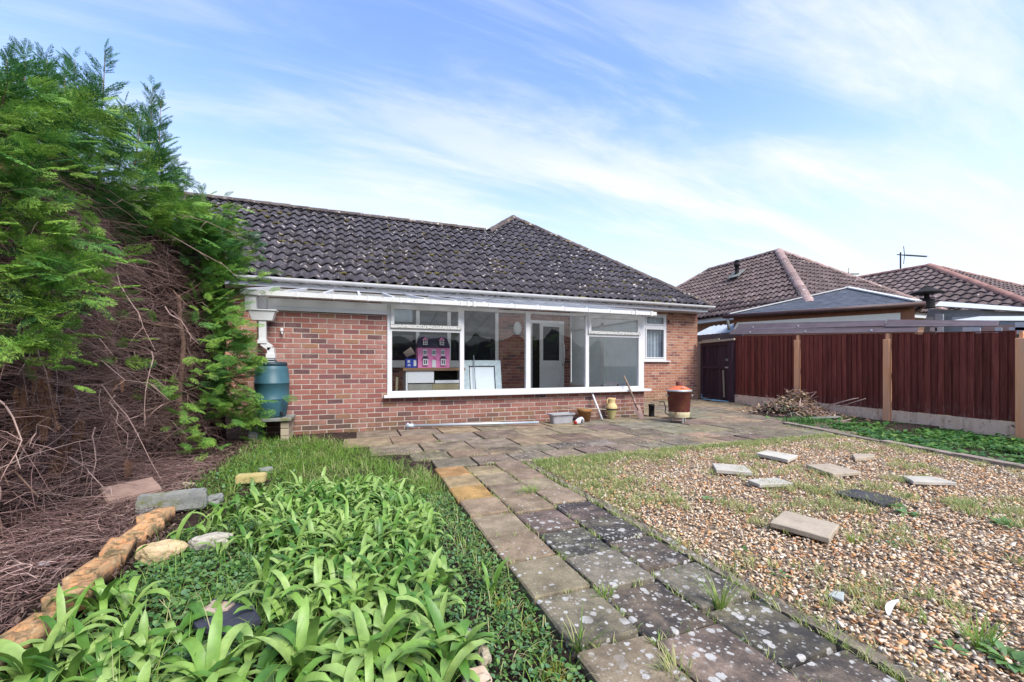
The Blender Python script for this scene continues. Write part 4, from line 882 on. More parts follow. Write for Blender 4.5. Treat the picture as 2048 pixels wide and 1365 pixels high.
def gate():
    t = thing('garden_gate', 'dark stained boarded gate standing between house corner and fence', 'gate', (FX, 9.0, 0)); x = FX - .01; y0, y1 = 8.50, 9.52; z0, z1 = .06, 1.66
    nb = 7; w = (y1 - y0) / nb
    for k in range(nb): MB().box((x, y0 + k * w + .003, z0 + .02), (x + .02, y0 + (k + 1) * w - .003, z1 - .02 + random.uniform(-.01, .01))).build('board', M['gate'], t)
    f = MB(); xx = x - .045
    f.box((xx, y0, z0), (x - .002, y0 + .10, z1)).box((xx, y1 - .10, z0), (x - .002, y1, z1)).box((xx + .004, y0 + .101, z1 - .10), (x - .002, y1 - .101, z1)).box((xx + .004, y0 + .101, z0 + .85), (x - .002, y1 - .101, z0 + .93)).box((xx + .004, y0 + .101, z0), (x - .002, y1 - .101, z0 + .10)); f.build('frame', M['gate'], t)
    MB().box((xx - .03, y0 - .09, .92), (xx - .002, y0 + .12, .96)).build('bolt', basic('rusty_bolt', [(.30, .22, .18), (.42, .36, .34)], 20, .6, .2), t)
    MB().box((xx - .008, y0 + .04, 1.12), (xx - .001, y0 + .12, 1.18)).build('latch', M['concrete'], t)
    MB().beam((xx - .015, y0 + .16, .12), (xx - .015, y0 + .19, .86), .035, .025, up=(1, 0, 0)).build('brace', M['oldwood'], t)
    p = MB(); p.box((FX - .12, 8.36, -.2), (FX + .01, 8.485, 1.72), .006); p.single('gate_post', M['gate'], 'dark timber gate post at the end of the brown fence', 'post')
    b = MB(); b.beam((x - .09, 8.30, 1.70), (x - .09, 9.58, 1.665), .06, .05); b.beam((x - .09, 8.80, 1.735), (x - .09, 9.40, 1.72), .03, .03); b.single('timber_bar', M['oldwood'], 'pale weathered timber bar lying across the top of the gate', 'bar')
    m = MB(); 
    for k in range(5): m.tube([(x - .11 - .03 * k, 8.42 + .2 * k + .05, .015), (x - .2, 8.6 + .1 * k, .022 + .01 * (k % 2)), (x - .30 + .05 * k, 8.75 - .05 * k, .018)], .012, 5)
    m.tube([(x - .03, 9.50, .16), (x - .10, 9.40, .05), (x - .16, 9.15, .02), (x - .25, 8.8, .02)], .016, 6); m.single('blue_rope', basic('blue_polyrope', [(.10, .28, .42), (.22, .42, .55)], 30, .6, .2), 'pale blue rope lying along the foot of the gate', 'rope')
    # corrugated sheet and board beyond the gate
    c = MB(); n = 40; vs = []; ya, yb = 8.75, 10.6
    for k in range(n + 1):
        y = ya + (yb - ya) * k / n; z = .02 * math.sin(k * math.pi / 2.0); vs += [(10.25, y, 1.95 + z), (11.1, y, 2.30 + z)]
    c.add(vs, [(2 * k, 2 * k + 2, 2 * k + 3, 2 * k + 1) for k in range(n)], False); c.single('corrugated_sheet', basic('grey_corrugated', [(.30, .34, .40), (.42, .46, .52)], 8, .45, .1), 'grey corrugated roof sheet between house corner and outbuilding', 'roof sheet')
    MB().box((10.16, 8.6, 1.74), (10.2, 10.6, 1.95)).single('brown_board', PURP, 'brown board edge under the corrugated sheet behind the gate', 'board')
    q = MB(); a = WX(1455, 640, 10.0); b2 = WX(1458, 660, 10.0); q.tube([a + Vector((0, 0, .08)), b2], .04, 8); q.single('drainpipe', M['concrete'], 'short grey drainpipe stub at the left end of the outbuilding', 'pipe')
gate()
def sheets():
    # two overlapping rows of brown sheet along the fence top
    def strip(xa, ya, za0, za1, xb, yb, zb0, zb1, label, dx):
        m = MB(); a0 = Vector((xa, ya, za0)); a1 = Vector((xa + dx, ya - .12 * 0, za1)); b0 = Vector((xb, yb, zb0)); b1 = Vector((xb + dx, yb, zb1)); th = Vector((.006, 0, -.008))
        m.add([a0, b0, b1, a1, a0 + th, b0 + th, b1 + th, a1 + th], [(0, 1, 2, 3), (7, 6, 5, 4), (0, 4, 5, 1), (1, 5, 6, 2), (2, 6, 7, 3), (3, 7, 4, 0)]); o = m.single('flashing_sheet', PURP, label, 'sheet', 'brown sheets along the fence top')
        for k in (.15, .45, .8):
            p = a0.lerp(b0, k).lerp(a1.lerp(b1, k), .3); s = MB(); s.lathe(p + Vector((-.01, 0, .006)), [(.014, 0), (.010, .008), (0, .01)], 8); s.build('fixing', M['white'], o)
    g = lambda px, py, X: WX(px, py, X)
    def quad(pxs, X0, dx, label, fixings=3):
        (a, b, c, d) = pxs; P0 = WX(*a, X0); P1 = WX(*b, X0); P2 = WX(*c, X0 + dx); P3 = WX(*d, X0 + dx); th = Vector((.008, 0, -.008)); m = MB(); v = [P0, P1, P2, P3]
        m.add(v + [p + th for p in v], [(0, 1, 2, 3), (7, 6, 5, 4), (0, 4, 5, 1), (1, 5, 6, 2), (2, 6, 7, 3), (3, 7, 4, 0)]); o = m.single('flashing_sheet', PURP, label, 'sheet', 'brown sheets along the fence top')
        for k in (.15, .5, .82)[:fixings]:
            p = P0.lerp(P1, k).lerp(P3.lerp(P2, k), .35); s = MB(); s.box(p + Vector((-.02, -.016, -.010)), p + Vector((-.006, .016, .018)), .002); s.build('fixing', M['white'], o)
    quad(((1458, 669), (1835, 664), (1838, 653), (1466, 659)), 9.60, .12, 'lowest long brown sheet lying on the fence top')
    quad(((1470, 660), (1768, 652), (1772, 641), (1478, 648)), 9.72, .15, 'upper left brown sheet above the fence', 2)
    quad(((1769, 653.5), (1995, 652), (1998, 641.5), (1775, 639.5)), 9.70, .15, 'upper right brown sheet above the fence', 0)
sheets()
def far_right():
    # glazed lean-to with light frames beyond the right part of the fence, under a pale flat roof
    t = thing('garden_room', 'pale glazed garden room with grey flat roof beyond the fence', 'garden room', (12.6, 4, 0)); X = 13.0
    PG = basic('pale_grey_felt', [(.36, .38, .41), (.46, .48, .50)], 6, .7, .2)
    def q(name, pts, mat, X0=X, X1=None, par=t):
        P = [WX(px, py, X0) if i < 2 or X1 is None else WX(px, py, X1) for i, (px, py) in enumerate(pts)]; m = MB(); th = Vector((.04, .0, -.02)); m.add(P + [p + th for p in P], [(0, 1, 2, 3), (7, 6, 5, 4), (0, 4, 5, 1), (1, 5, 6, 2), (2, 6, 7, 3), (3, 7, 4, 0)]); return m.build(name, mat, par)
    q('flat_roof', [(1870, 612), (2130, 628), (2130, 621), (1880, 603)], PG, 13.0, 16.0)
    q('lower_roof', [(1905, 641), (2130, 642), (2130, 632), (1960, 633)], PG, 11.2, 12.2)
    BL = basic('blue_grey_wall', [(.26, .29, .33), (.36, .39, .43)], 9, .7, .2)
    q('wall', [(1840, 700), (2130, 700), (2130, 628), (1856, 618)], BL, 13.2)
    for a, b, c, d in ((1852, 634, 1866, 652), (1870, 628, 1886, 700), (1904, 634, 1955, 640), (1860, 655, 1874, 663), (1925, 655, 1960, 668), (2030, 645, 2050, 668), (1990, 655, 2003, 668), (2018, 655, 2062, 661)):
        q('white_frame', [(a, d), (b if b > a else c, d), (c if c > a else b, b if b < d else d), (a, b if b < d else d)], M['white'], 12.9) if False else q('white_frame', [(a, d), (c if c != a else a + 10, d), (c if c != a else a + 10, b), (a, b)], M['white'], 12.9)
    q('polycarbonate_panel', [(1850, 640), (1955, 634), (1962, 620), (1862, 620)], M['glass'], 12.2)
    q('brick_part', [(1955, 668), (2070, 668), (2070, 650), (1970, 650)], basic('pink_brick', [(.40, .24, .20), (.5, .34, .3)], 20, .9), 13.1)
far_right()

# ------------------------------------------------------------------ gravel
def in_poly(x, y, P):
    c = False; n = len(P); j = n - 1
    for i in range(n):
        if (P[i][1] > y) != (P[j][1] > y) and x < (P[j][0] - P[i][0]) * (y - P[i][1]) / (P[j][1] - P[i][1]) + P[i][0]: c = not c
        j = i
    return c
def kx(y): return 5.68 + (y - .75) * (1.30 / 4.3)
GP = [(1.72, .3), (kx(.3) - .06, .3), (kx(4.06) - .06, 4.06), (1.72, 4.06)]
m = MB(); m.add([(x, y, gz(x, y) - .022) for x, y in [(1.70, .2), (3.5, .2), (5.45, .2), (6.63, 4.07), (4.2, 4.07), (1.70, 4.07)]], [(0, 1, 4, 5), (1, 2, 3, 4)]); m.single('gravel_bed', M['gbase'], None, None, kind='structure')
LOOSE = []
def stones():
    shapes = []
    for k in range(18):           # angular flints: hulls of a few points
        bm = bmesh.new(); m_ = 8 if k % 3 else 9
        for q in range(m_):
            h = 1 - 2 * (q + .5) / m_; an = q * 2.4 + random.uniform(-.5, .5); r_ = math.sqrt(1 - h * h); bm.verts.new(Vector((r_ * math.cos(an), r_ * math.sin(an), h)) * random.uniform(.8, 1.25))
        bmesh.ops.convex_hull(bm, input=bm.verts[:]); bmesh.ops.triangulate(bm, faces=bm.faces[:]); bm.verts.index_update()
        shapes.append((np.array([v.co[:] for v in bm.verts]), np.array([[v.index for v in f.verts] for f in bm.faces]))); bm.free()
    V, Fc, R = [], [], []; off = 0; n = 0
    while n < 50000:
        # denser sampling near the camera where single stones show
        y = .45 + 3.62 * random.random() ** 1.35; x = random.uniform(1.72, kx(y) - .07)
        ay = random.random()
        thin = noise.noise((x * 1.2, y * 1.2, 5)); 
        if y > 3.2 and x < 3.2 and random.random() < .45: continue
        n += 1; P, T = shapes[n % 18]; s = random.choice([.0045, .0055, .006, .007, .0075, .0085, .0095, .0115]) * random.uniform(.85, 1.2)
        sc = np.array([s * random.uniform(1.1, 2.0), s * random.uniform(.75, 1.15), s * random.uniform(.30, .55)])
        a = random.uniform(0, 6.283); tx, ty = random.gauss(0, .42), random.gauss(0, .42)
        Rm = np.array(Matrix.Rotation(a, 3, 'Z') @ Matrix.Rotation(tx, 3, 'X') @ Matrix.Rotation(ty, 3, 'Y'))
        q = (P * sc) @ Rm.T + np.array([x, y, gz(x, y) - .014 + random.uniform(0, .014) + .006 * noise.noise((x * 4, y * 4, 0))])
        V.append(q); Fc.append(T + off); off += len(P); R.append(np.full(len(P), random.random()))
    o = np_obj('gravel', np.concatenate(V), np.concatenate(Fc), M['gravel'], rnd=np.concatenate(R)); tag(o, kind='stuff')
stones()
def loose_slab(name, pxs, z, th, mat, label, cat='slab', group='loose slabs on the gravel', rough=0.0):
    P = [G(px, py, z + gz(*G(px, py, z)[:2])) for px, py in pxs]; z0 = sum(p.z for p in P) / 4
    c = sum(P, Vector()) / 4; bm = bmesh.new(); tilt = random.uniform(-.03, .03), random.uniform(-.03, .03)
    top = [bm.verts.new((p.x, p.y, z0 + tilt[0] * (p.x - c.x) + tilt[1] * (p.y - c.y))) for p in P]; bot = [bm.verts.new((v.co.x, v.co.y, v.co.z - th)) for v in top]
    bm.faces.new(top); bm.faces.new(bot[::-1])
    for i in range(4): bm.faces.new((top[i], bot[i], bot[(i + 1) % 4], top[(i + 1) % 4]))
    bmesh.ops.recalc_face_normals(bm, faces=bm.faces)
    bmesh.ops.subdivide_edges(bm, edges=bm.edges[:], cuts=5, use_grid_fill=True)
    for v in bm.verts: v.co += Vector((noise.noise(v.co * 9) , noise.noise(v.co * 9 + Vector((7, 0, 0))), .6 * noise.noise(v.co * 7 + Vector((0, 9, 0))))) * (.005 + rough)
    bmesh.ops.bevel(bm, geom=[e for e in bm.edges if len(e.link_faces) == 2 and e.calc_face_angle() > .8], offset=.004, segments=1, affect='EDGES')
    me = bpy.data.meshes.new(name); bm.to_mesh(me); bm.free(); me.materials.append(mat); o = lk(bpy.data.objects.new(name, me)); tag(o, label, cat, group); LOOSE.append((c.x, c.y)); return o
LS, TS, DS = M['lightslab'], M['tanslab'], M['darkslab']
loose_slab('loose_slab', [(1512, 906), (1532, 900.8), (1596, 910.5), (1576, 920)], .04, .035, LS, 'pale slab farthest back on the gravel, right of the patio edge')
loose_slab('loose_slab', [(1424, 926), (1490, 930), (1505, 945), (1432, 940.5)], .035, .035, LS, 'pale cracked slab farthest left on the gravel among grass tufts')
loose_slab('loose_slab', [(1495, 959.5), (1551, 954.5), (1589, 966.5), (1520, 970)], .03, .03, LS, 'pale slab in the middle of the three on the left of the gravel')
loose_slab('loose_slab', [(1612, 929), (1662, 927), (1723, 945), (1666, 948.5)], .03, .03, TS, 'grey-brown slab with one blackened end on the gravel')
loose_slab('loose_slab', [(1703, 908.5), (1746, 907), (1751, 913), (1710, 917)], .03, .035, TS, 'small tan slab nearest the edging kerb on the gravel')
loose_slab('loose_slab', [(1803, 950), (1863, 952), (1915, 966), (1827, 964)], .03, .03, LS, 'pale slab farthest right on the gravel')
loose_slab('loose_slab', [(1671, 984.5), (1708, 977), (1803, 999), (1764, 1008)], .025, .03, DS, 'blackened rough slab in the middle of the gravel', rough=.012)
loose_slab('loose_slab', [(1540, 1046), (1569, 1021.5), (1678, 1047), (1659, 1075)], .04, .032, TS, 'big tan slab lying nearest on the gravel')
loose_slab('loose_slab', [(1655, 1188), (1668, 1180), (1690, 1184), (1688, 1202)], .015, .012, basic('grey_tile', [(.34, .36, .34), (.42, .44, .42)], 8, .7, .2), 'small thin grey tile fragment flat on the near gravel', 'tile', None)
def feather():
    a, b = G(1777, 1232, .03), G(1805, 1204, .05); d = b - a; s = Vector((-d.y, d.x, 0)).normalized(); vs = []; fs = []
    for k in range(11):
        t_ = k / 10; p = a.lerp(b, t_) + s * .018 * math.sin(t_ * 2.6); w = .011 * math.sin(math.pi * min(1, .12 + t_ * .86)) + .001; vs += [p - s * w + Vector((0, 0, .004)), p + Vector((0, 0, .001)), p + s * w + Vector((0, 0, .005))]
    for k in range(10): fs += [(3 * k, 3 * k + 1, 3 * k + 4, 3 * k + 3), (3 * k + 1, 3 * k + 2, 3 * k + 5, 3 * k + 4)]
    MB().add(vs, fs, True).single('feather', basic('white_feather', [(.66, .64, .66)], rough=.8, bump=0), 'white curved feather lying on the near gravel', 'feather')
feather()

# ------------------------------------------------------------------ bits and pieces along the wall
RUST = basic('rusty_brown_steel', [(.075, .018, .016), (.12, .03, .025), (.16, .06, .03)], 5, .6, .3, 60, dirt=((.20, .09, .03), 6, .6, .75))
ORST = basic('orange_rust_lid', [(.50, .10, .04), (.58, .17, .08)], 7, .65, .3, 60)
GALV = basic('galvanised_steel', [(.34, .36, .38), (.55, .57, .58)], 7, .4, .2, 40, metal=.6)
def incinerator():
    c = G(1359, 848); c = Vector((c.x + .13, c.y + .15, 0)); t = thing('incinerator_bin', 'rusty brown incinerator bin with orange conical lid on legs', 'incinerator', c)
    b = MB(); b.lathe(c, [(.0, .10), (.165, .10), (.168, .12), (.198, .53), (.206, .535), (.206, .55), (.19, .55), (.16, .13), (0, .13)], 28); body = b.build('body', RUST, t)
    m = MB(); m.lathe(c, [(.170, .098), (.171, .125), (.177, .19), (.172, .192), (.166, .11)], 28); m.build('base_band', basic('mossy_pale_band', [(.34, .30, .16), (.46, .40, .26), (.2, .12, .06)], 9, .8, .2), t)
    m = MB(); m.lathe(c, [(.212, .545), (.214, .565), (.205, .575), (.196, .57)], 28); m.build('rim', GALV, t)
    m = MB(); m.lathe(c, [(.204, .572), (.10, .63), (.055, .645), (.055, .64)], 28); lid = m.build('lid', ORST, t)
    m = MB(); m.lathe(c, [(.055, .63), (.055, .71), (.048, .71), (.048, .64)], 16); m.build('chimney', RUST, lid)
    R = Vector((CS, -SN, 0)); Fv = Vector((SN, CS, 0)); m = MB(); k = c + Vector((0, 0, .60)) - Fv * .14; m.tube([k - R * .02, k - R * .018 - Fv * .03 + Vector((0, 0, .02)), k + R * .018 - Fv * .03 + Vector((0, 0, .02)), k + R * .02], .007, 6); m.build('lid_handle', GALV, lid)
    for sg in (-1, 1):
        m = MB(); p = c + R * (sg * .192) + Vector((0, 0, .46)); m.tube([p - Fv * .05, p + R * sg * .035 - Fv * .04 + Vector((0, 0, .02)), p + R * sg * .035 + Fv * .04 + Vector((0, 0, .02)), p + Fv * .05], .006, 6); m.build('handle', GALV, t)
    for k in range(3):
        a = 2 * math.pi * k / 3 - math.pi / 2 - TH; p = c + Vector((math.cos(a) * .155, math.sin(a) * .155, 0)); MB().box(p + Vector((-.012, -.008, .0)), p + Vector((.012, .008, .13))).build('leg', GALV, t)
    h = MB()
    for k in range(10): 
        a = 2 * math.pi * k / 10; p = c + Vector((math.cos(a), math.sin(a), 0)) * .173; h.box(p + Vector((-.006, -.006, .20)), p + Vector((.006, .006, .212)))
    h.build('vent_hole', M['void'], body)
incinerator()
def water_butt():
    c = Vector((-1.06, 6.46, .30)); t = thing('water_butt', 'blue-green ribbed plastic water butt under the white downpipe', 'water butt', c)
    BG = basic('blue_green_plastic', [(.028, .085, .115), (.042, .115, .15)], 4, .45, .1, 30)
    b = MB(); b.lathe(c, [(0, 0), (.165, 0), (.175, .02), (.205, .22), (.205, .235), (.21, .24), (.21, .25), (.206, .255), (.212, .45), (.217, .455), (.217, .465), (.211, .47), (.2, .64), (.175, .70), (.17, .705)], 32); b.build('body', BG, t)
    l = MB(); l.lathe(c, [(.182, .695), (.186, .70), (.186, .735), (.16, .745), (.155, .735), (0, .735)], 32); l.tube([c + Vector((-.06, -.02, .73)), c + Vector((-.05, -.02, .765)), c + Vector((.05, -.02, .765)), c + Vector((.06, -.02, .73))], .012, 6); l.build('lid', basic('dark_blue_lid', [(.012, .03, .045), (.02, .045, .06)], 6, .45, .1), t)
    k = MB(); k.tube([c + Vector((.13, -.14, .06)), c + Vector((.15, -.19, .06)), c + Vector((.15, -.20, .03))], .016, 8); k.build('tap', M['void'], t)
    s = thing('butt_stand', 'low stand of rough blocks under the blue-green water butt', 'stand', (-1.06, 6.46, 0)); MB().box((-1.32, 6.22, .255), (-.80, 6.70, .297), .006).build('top_slab', M['concrete'], s)
    for x0, x1 in ((-1.30, -1.20), (-.93, -.83)):
        for kk in range(3): MB().box((x0, 6.26, -.04 + kk * .097), (x1, 6.66, .052 + kk * .097), .005).build('block', M['oldwood'] if x0 > -1 else M['concrete'], s)
water_butt()
def odds():
    # washed-out pole on the ground
    MB().tube([(.80, 6.63, .055), (2.86, 6.30, .05)], .021, 10).tube([(.74, 6.64, .055), (.86, 6.62, .055)], .034, 10).tube([(.77, 6.635, .10), (.77, 6.635, .0)], .014, 8).single('scaffold_pole', basic('pale_blue_metal', [(.40, .46, .54), (.56, .62, .68)], 9, .35, .1, metal=.4), 'long pale blue metal pole lying on the slabs below the window wall', 'pole')
    # grey trough
    c = Vector((3.34, 6.42, 0)); Rz = Matrix.Rotation(math.radians(4), 4, 'Z'); t = MB(); a, b = (.23, .10), (.19, .075); vs = []
    for (hx, hy), z in (((.19, .075), .004), ((.215, .09), .15), ((.24, .115), .15), ((.24, .115), .17), ((.22, .095), .17), ((.18, .07), .03)):
        n = 24
        for k in range(n):
            an = 2 * math.pi * k / n; cx, sy = math.cos(an), math.sin(an); e = .35; vs.append(c + Rz @ Vector((hx * math.copysign(abs(cx) ** e, cx), hy * math.copysign(abs(sy) ** e, sy), z)))
    fs = [(i * 24 + k, i * 24 + (k + 1) % 24, (i + 1) * 24 + (k + 1) % 24, (i + 1) * 24 + k) for i in range(5) for k in range(24)] + [tuple(range(23, -1, -1)), tuple(range(120, 144))]
    t.add(vs, fs); t.single('trough_planter', basic('grey_plastic', [(.28, .28, .30), (.36, .36, .38)], 6, .5, .1), 'grey plastic trough planter on the slabs against the brick wall', 'planter')
    # flowerpot with tan stick
    c = Vector((3.86, 6.52, 0)); p = MB(); p.lathe(c, [(0, .005), (.095, .005), (.115, .16), (.128, .165), (.132, .22), (.12, .222), (.105, .17), (0, .17)], 24); p.single('flowerpot', basic('brown_terracotta', [(.22, .10, .035), (.32, .16, .06)], 9, .7, .2, dirt=((.10, .08, .05), 7, .55, .7)), 'brown plant pot between grey trough and leaning white pipe', 'flowerpot')
    MB().tube([(3.42, 6.66, .255), (3.80, 6.54, .232), (4.25, 6.42, .20)], .009, 6).single('cane', M['oldwood'], 'thin tan cane resting across the brown plant pot', 'cane')
    MB().tube([(4.12, 6.70, .50), (4.19, 6.45, .012)], .019, 10).single('white_pipe', M['white'], 'white plastic pipe leaning on the wall beside the brown pot', 'pipe')
    # bottle on its side
    c = Vector((3.54, 6.16, .055)); t = thing('plastic_bottle', 'white plastic bottle with red cap lying beside the grey trough', 'bottle', c); m = MB(); vs = []; d = Vector((.13, .05, .02)); 
    for s, r in ((-.5, .028), (-.45, .034), (-.2, .05), (.1, .058), (.42, .058), (.5, .045), (.52, 0)):
        for k in range(16):
            an = 2 * math.pi * k / 16; u = Vector((-d.y, d.x, 0)).normalized(); vs.append(c + d * s * 1.15 + u * (r * math.cos(an)) + Vector((0, 0, r * 1.0 * math.sin(an))))
    m.add(vs, [(i * 16 + k, i * 16 + (k + 1) % 16, (i + 1) * 16 + (k + 1) % 16, (i + 1) * 16 + k) for i in range(6) for k in range(16)], True); m.build('body', M['white'], t)
    m = MB(); m.tube([c - d * .575, c - d * .82], .026, 10); m.build('cap', basic('red_cap', [(.45, .03, .03)], rough=.5, bump=0), t)
    m = MB(); pts = []
    for k in range(14): an = 2 * math.pi * k / 14; pts.append(c + d * (.18 + .19 * math.cos(an)) + Vector((.012, -.057, 0)) + Vector((0, 0, .03 * math.sin(an) + .004)))
    m.tube(pts + [pts[0]], .0055, 5); m.tube([c + d * .1 + Vector((.012, -.06, .0)), c + d * .3 + Vector((.012, -.06, .012))], .008, 5); m.build('printed_ring', M['void'], t)
    # two-part jug
    c = Vector((4.46, 6.56, .0)); t = thing('pottery_jug', 'buff pottery jug with glazed lower half standing by the wall', 'jug', c)
    m = MB(); m.lathe(c, [(.104, .190), (.108, .21), (.10, .25), (.07, .29), (.062, .31), (.07, .36), (.078, .39), (.072, .39), (.055, .31), (.09, .22)], 24); m.tube([c + Vector((-.07, 0, .375)), c + Vector((-.10, -.01, .36)), c + Vector((-.105, -.01, .31)), c + Vector((-.085, 0, .27))], .011, 6); m.build('upper_body', basic('buff_pottery', [(.50, .36, .16), (.58, .44, .22)], 8, .7, .15), t)
    m = MB(); m.lathe(c, [(0, .004), (.045, .004), (.05, .02), (.085, .13), (.104, .188)], 24); m.build('lower_body', basic('green_buff_glaze', [(.32, .30, .12), (.46, .40, .20)], 7, .4, .1), t)
    m = MB(); m.lathe(c, [(.103, .176), (.110, .182), (.110, .196), (.104, .20)], 24); m.build('dark_band', M['void'], t)
    # spade
    t = thing('spade', 'rusty spade with wooden handle leaning on the wall below the window', 'spade', (4.85, 6.5, 0)); top, bot = Vector((4.83, 6.70, .80)), Vector((4.95, 6.48, .25))
    MB().tube([top, top.lerp(bot, .3) + Vector((.01, 0, 0)), bot], [.017, .017, .02], 8).build('shaft', basic('old_ash_handle', [(.16, .11, .08), (.30, .22, .16)], 12, .8, .3), t)
    d = (bot - top).normalized(); u = Vector((CS, -SN, 0)); nn = u.cross(d).normalized(); e = bot + d * .30; vs = []
    for s in range(6):
        p = bot.lerp(e, s / 5) - d * .01; w = .072 - .004 * s
        for k in range(7): x = -1 + k / 3; vs.append(p + u * (w * x) + nn * (.014 * x * x))
    m = MB(); m.add(vs, [(s * 7 + k, s * 7 + k + 1, (s + 1) * 7 + k + 1, (s + 1) * 7 + k) for s in range(5) for k in range(6)], True); m.tube([bot - d * .12, bot + d * .10], [.023, .014], 8); m.build('blade', basic('rusty_blade', [(.22, .13, .11), (.34, .23, .20)], 10, .6, .2), t)
    # short drain pipe and bent hose at the wall corner
    MB().lathe((5.42, 6.62, 0), [(.055, 0), (.055, .20), (.06, .20), (.06, .24), (.045, .24), (.045, .1), (0, .1)], 14).single('drain_pipe_stub', M['void'], 'short black pipe standing at the corner of the brick wall', 'pipe')
    MB().tube([(5.55, 6.55, .28), (5.64, 6.53, .29), (5.66, 6.5, .18), (5.62, 6.47, .08), (5.70, 6.42, .015)], .011, 6).single('bent_hose', M['void'], 'thin bent black hose beside the black pipe stub', 'hose')
    # little white sensor on the wall
    p = W(564, 661, YC - .03); m = MB(); m.box(p + Vector((-.018, -.03, -.02)), p + Vector((.018, .03, .03)), .006); m.tube([p + Vector((0, -.01, -.02)), p + Vector((.004, -.01, -.06))], .012, 8); m.single('wall_sensor', M['white'], 'small white sensor fixed to the brick wall beside the downpipe', 'sensor')
odds()
# ------------------------------------------------------------------ conifer hedge on the left
def spray_templates(n=7):
    out = []
    for k in range(n):
        r = random.Random(100 + k); V = []; Fq = []
        def leaf(p, a, l, w):
            d = (math.cos(a), math.sin(a)); s = (-d[1], d[0]); b = len(V)
            zz = r.uniform(-.02, .02)
            V.extend([(p[0] + d[0] * l * .12 + s[0] * w, p[1] + d[1] * l * .12 + s[1] * w, 0), (p[0] + d[0] * l, p[1] + d[1] * l, zz * 2), (p[0] + d[0] * l * .12 - s[0] * w, p[1] + d[1] * l * .12 - s[1] * w, zz)]); Fq.append((b, b + 1, b + 2))
        leaf((0, 0), 0, 1.0, .012)
        nb = 12
        for i in range(nb):
            t = .08 + .9 * i / nb
            for sg in (1, -1):
                if r.random() < .08: continue
                a = sg * math.radians(r.uniform(32, 50)); l = .50 * (1 - t) ** .75 * r.uniform(.75, 1.15) + .07; p = (t + r.uniform(-.02, .02), 0)
                leaf(p, a, l, .012)
                m = max(2, int(l / .055))
                for j in range(1, m):
                    f = j / m; q = (p[0] + math.cos(a) * l * f, p[1] + math.sin(a) * l * f); ll = .12 * (1 - f * .55) * r.uniform(.7, 1.2)
                    for s2 in (1, -1): leaf(q, a + s2 * math.radians(r.uniform(30, 48)), ll, .013)
        V = np.array(V); V[:, 2] += -.16 * V[:, 0] ** 2 - .25 * V[:, 1] ** 2
        out.append((V, np.array(Fq)))
    return out
SPT = spray_templates()
class Sprays:
    def __init__(s): s.V = []; s.F = []; s.R = []; s.o = 0
    def add(s, p, d, L, tone, roll=None, up=(0, 0, 1), wid=1.0):
        d = Vector(d).normalized(); sd_ = d.cross(Vector(up))
        if sd_.length < .05: sd_ = d.orthogonal()
        sd_.normalize(); nn = sd_.cross(d)
        a = random.gauss(0, .6) if roll is None else roll; sd2 = sd_ * math.cos(a) + nn * math.sin(a); n2 = sd2.cross(d)
        V, Fq = SPT[random.randrange(len(SPT))]; V = V * np.array([1, wid, 1]); B = np.array([list(d), list(sd2), list(n2)]) * L
        s.V.append(V @ B + np.array(p)); s.F.append(Fq + s.o); s.o += len(V)
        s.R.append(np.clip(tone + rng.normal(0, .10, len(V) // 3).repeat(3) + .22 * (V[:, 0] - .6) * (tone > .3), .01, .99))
    def build(s, name, mat, parent): return np_obj(name, np.concatenate(s.V), np.concatenate(s.F), mat, parent, np.concatenate(s.R))
hedge = thing('conifer_hedge', 'tall overgrown conifer hedge with bare brown twigs below and green tops', 'hedge', (-2.4, 4.5, 0))
def lerp_tab(t, x):
    for (a, b), (c, d) in zip(t, t[1:]):
        if x <= c: return b + (d - b) * max(0, (x - a)) / (c - a)
    return t[-1][1]
ZT = [(1.0, 2.0), (2.6, 2.15), (3.1, 2.52), (3.7, 2.82), (4.1, 3.06), (4.6, 3.04), (5.0, 2.86), (5.5, 2.72), (6.1, 2.70), (6.6, 2.50), (7.2, 2.0)]
def face_x(y): return -1.92 - .35 * max(0, min(1, (3.2 - y) / .8)) + .06 * math.sin(y * 2.3) + (.16 * max(0, y - 5.2) if y > 5.2 else 0)
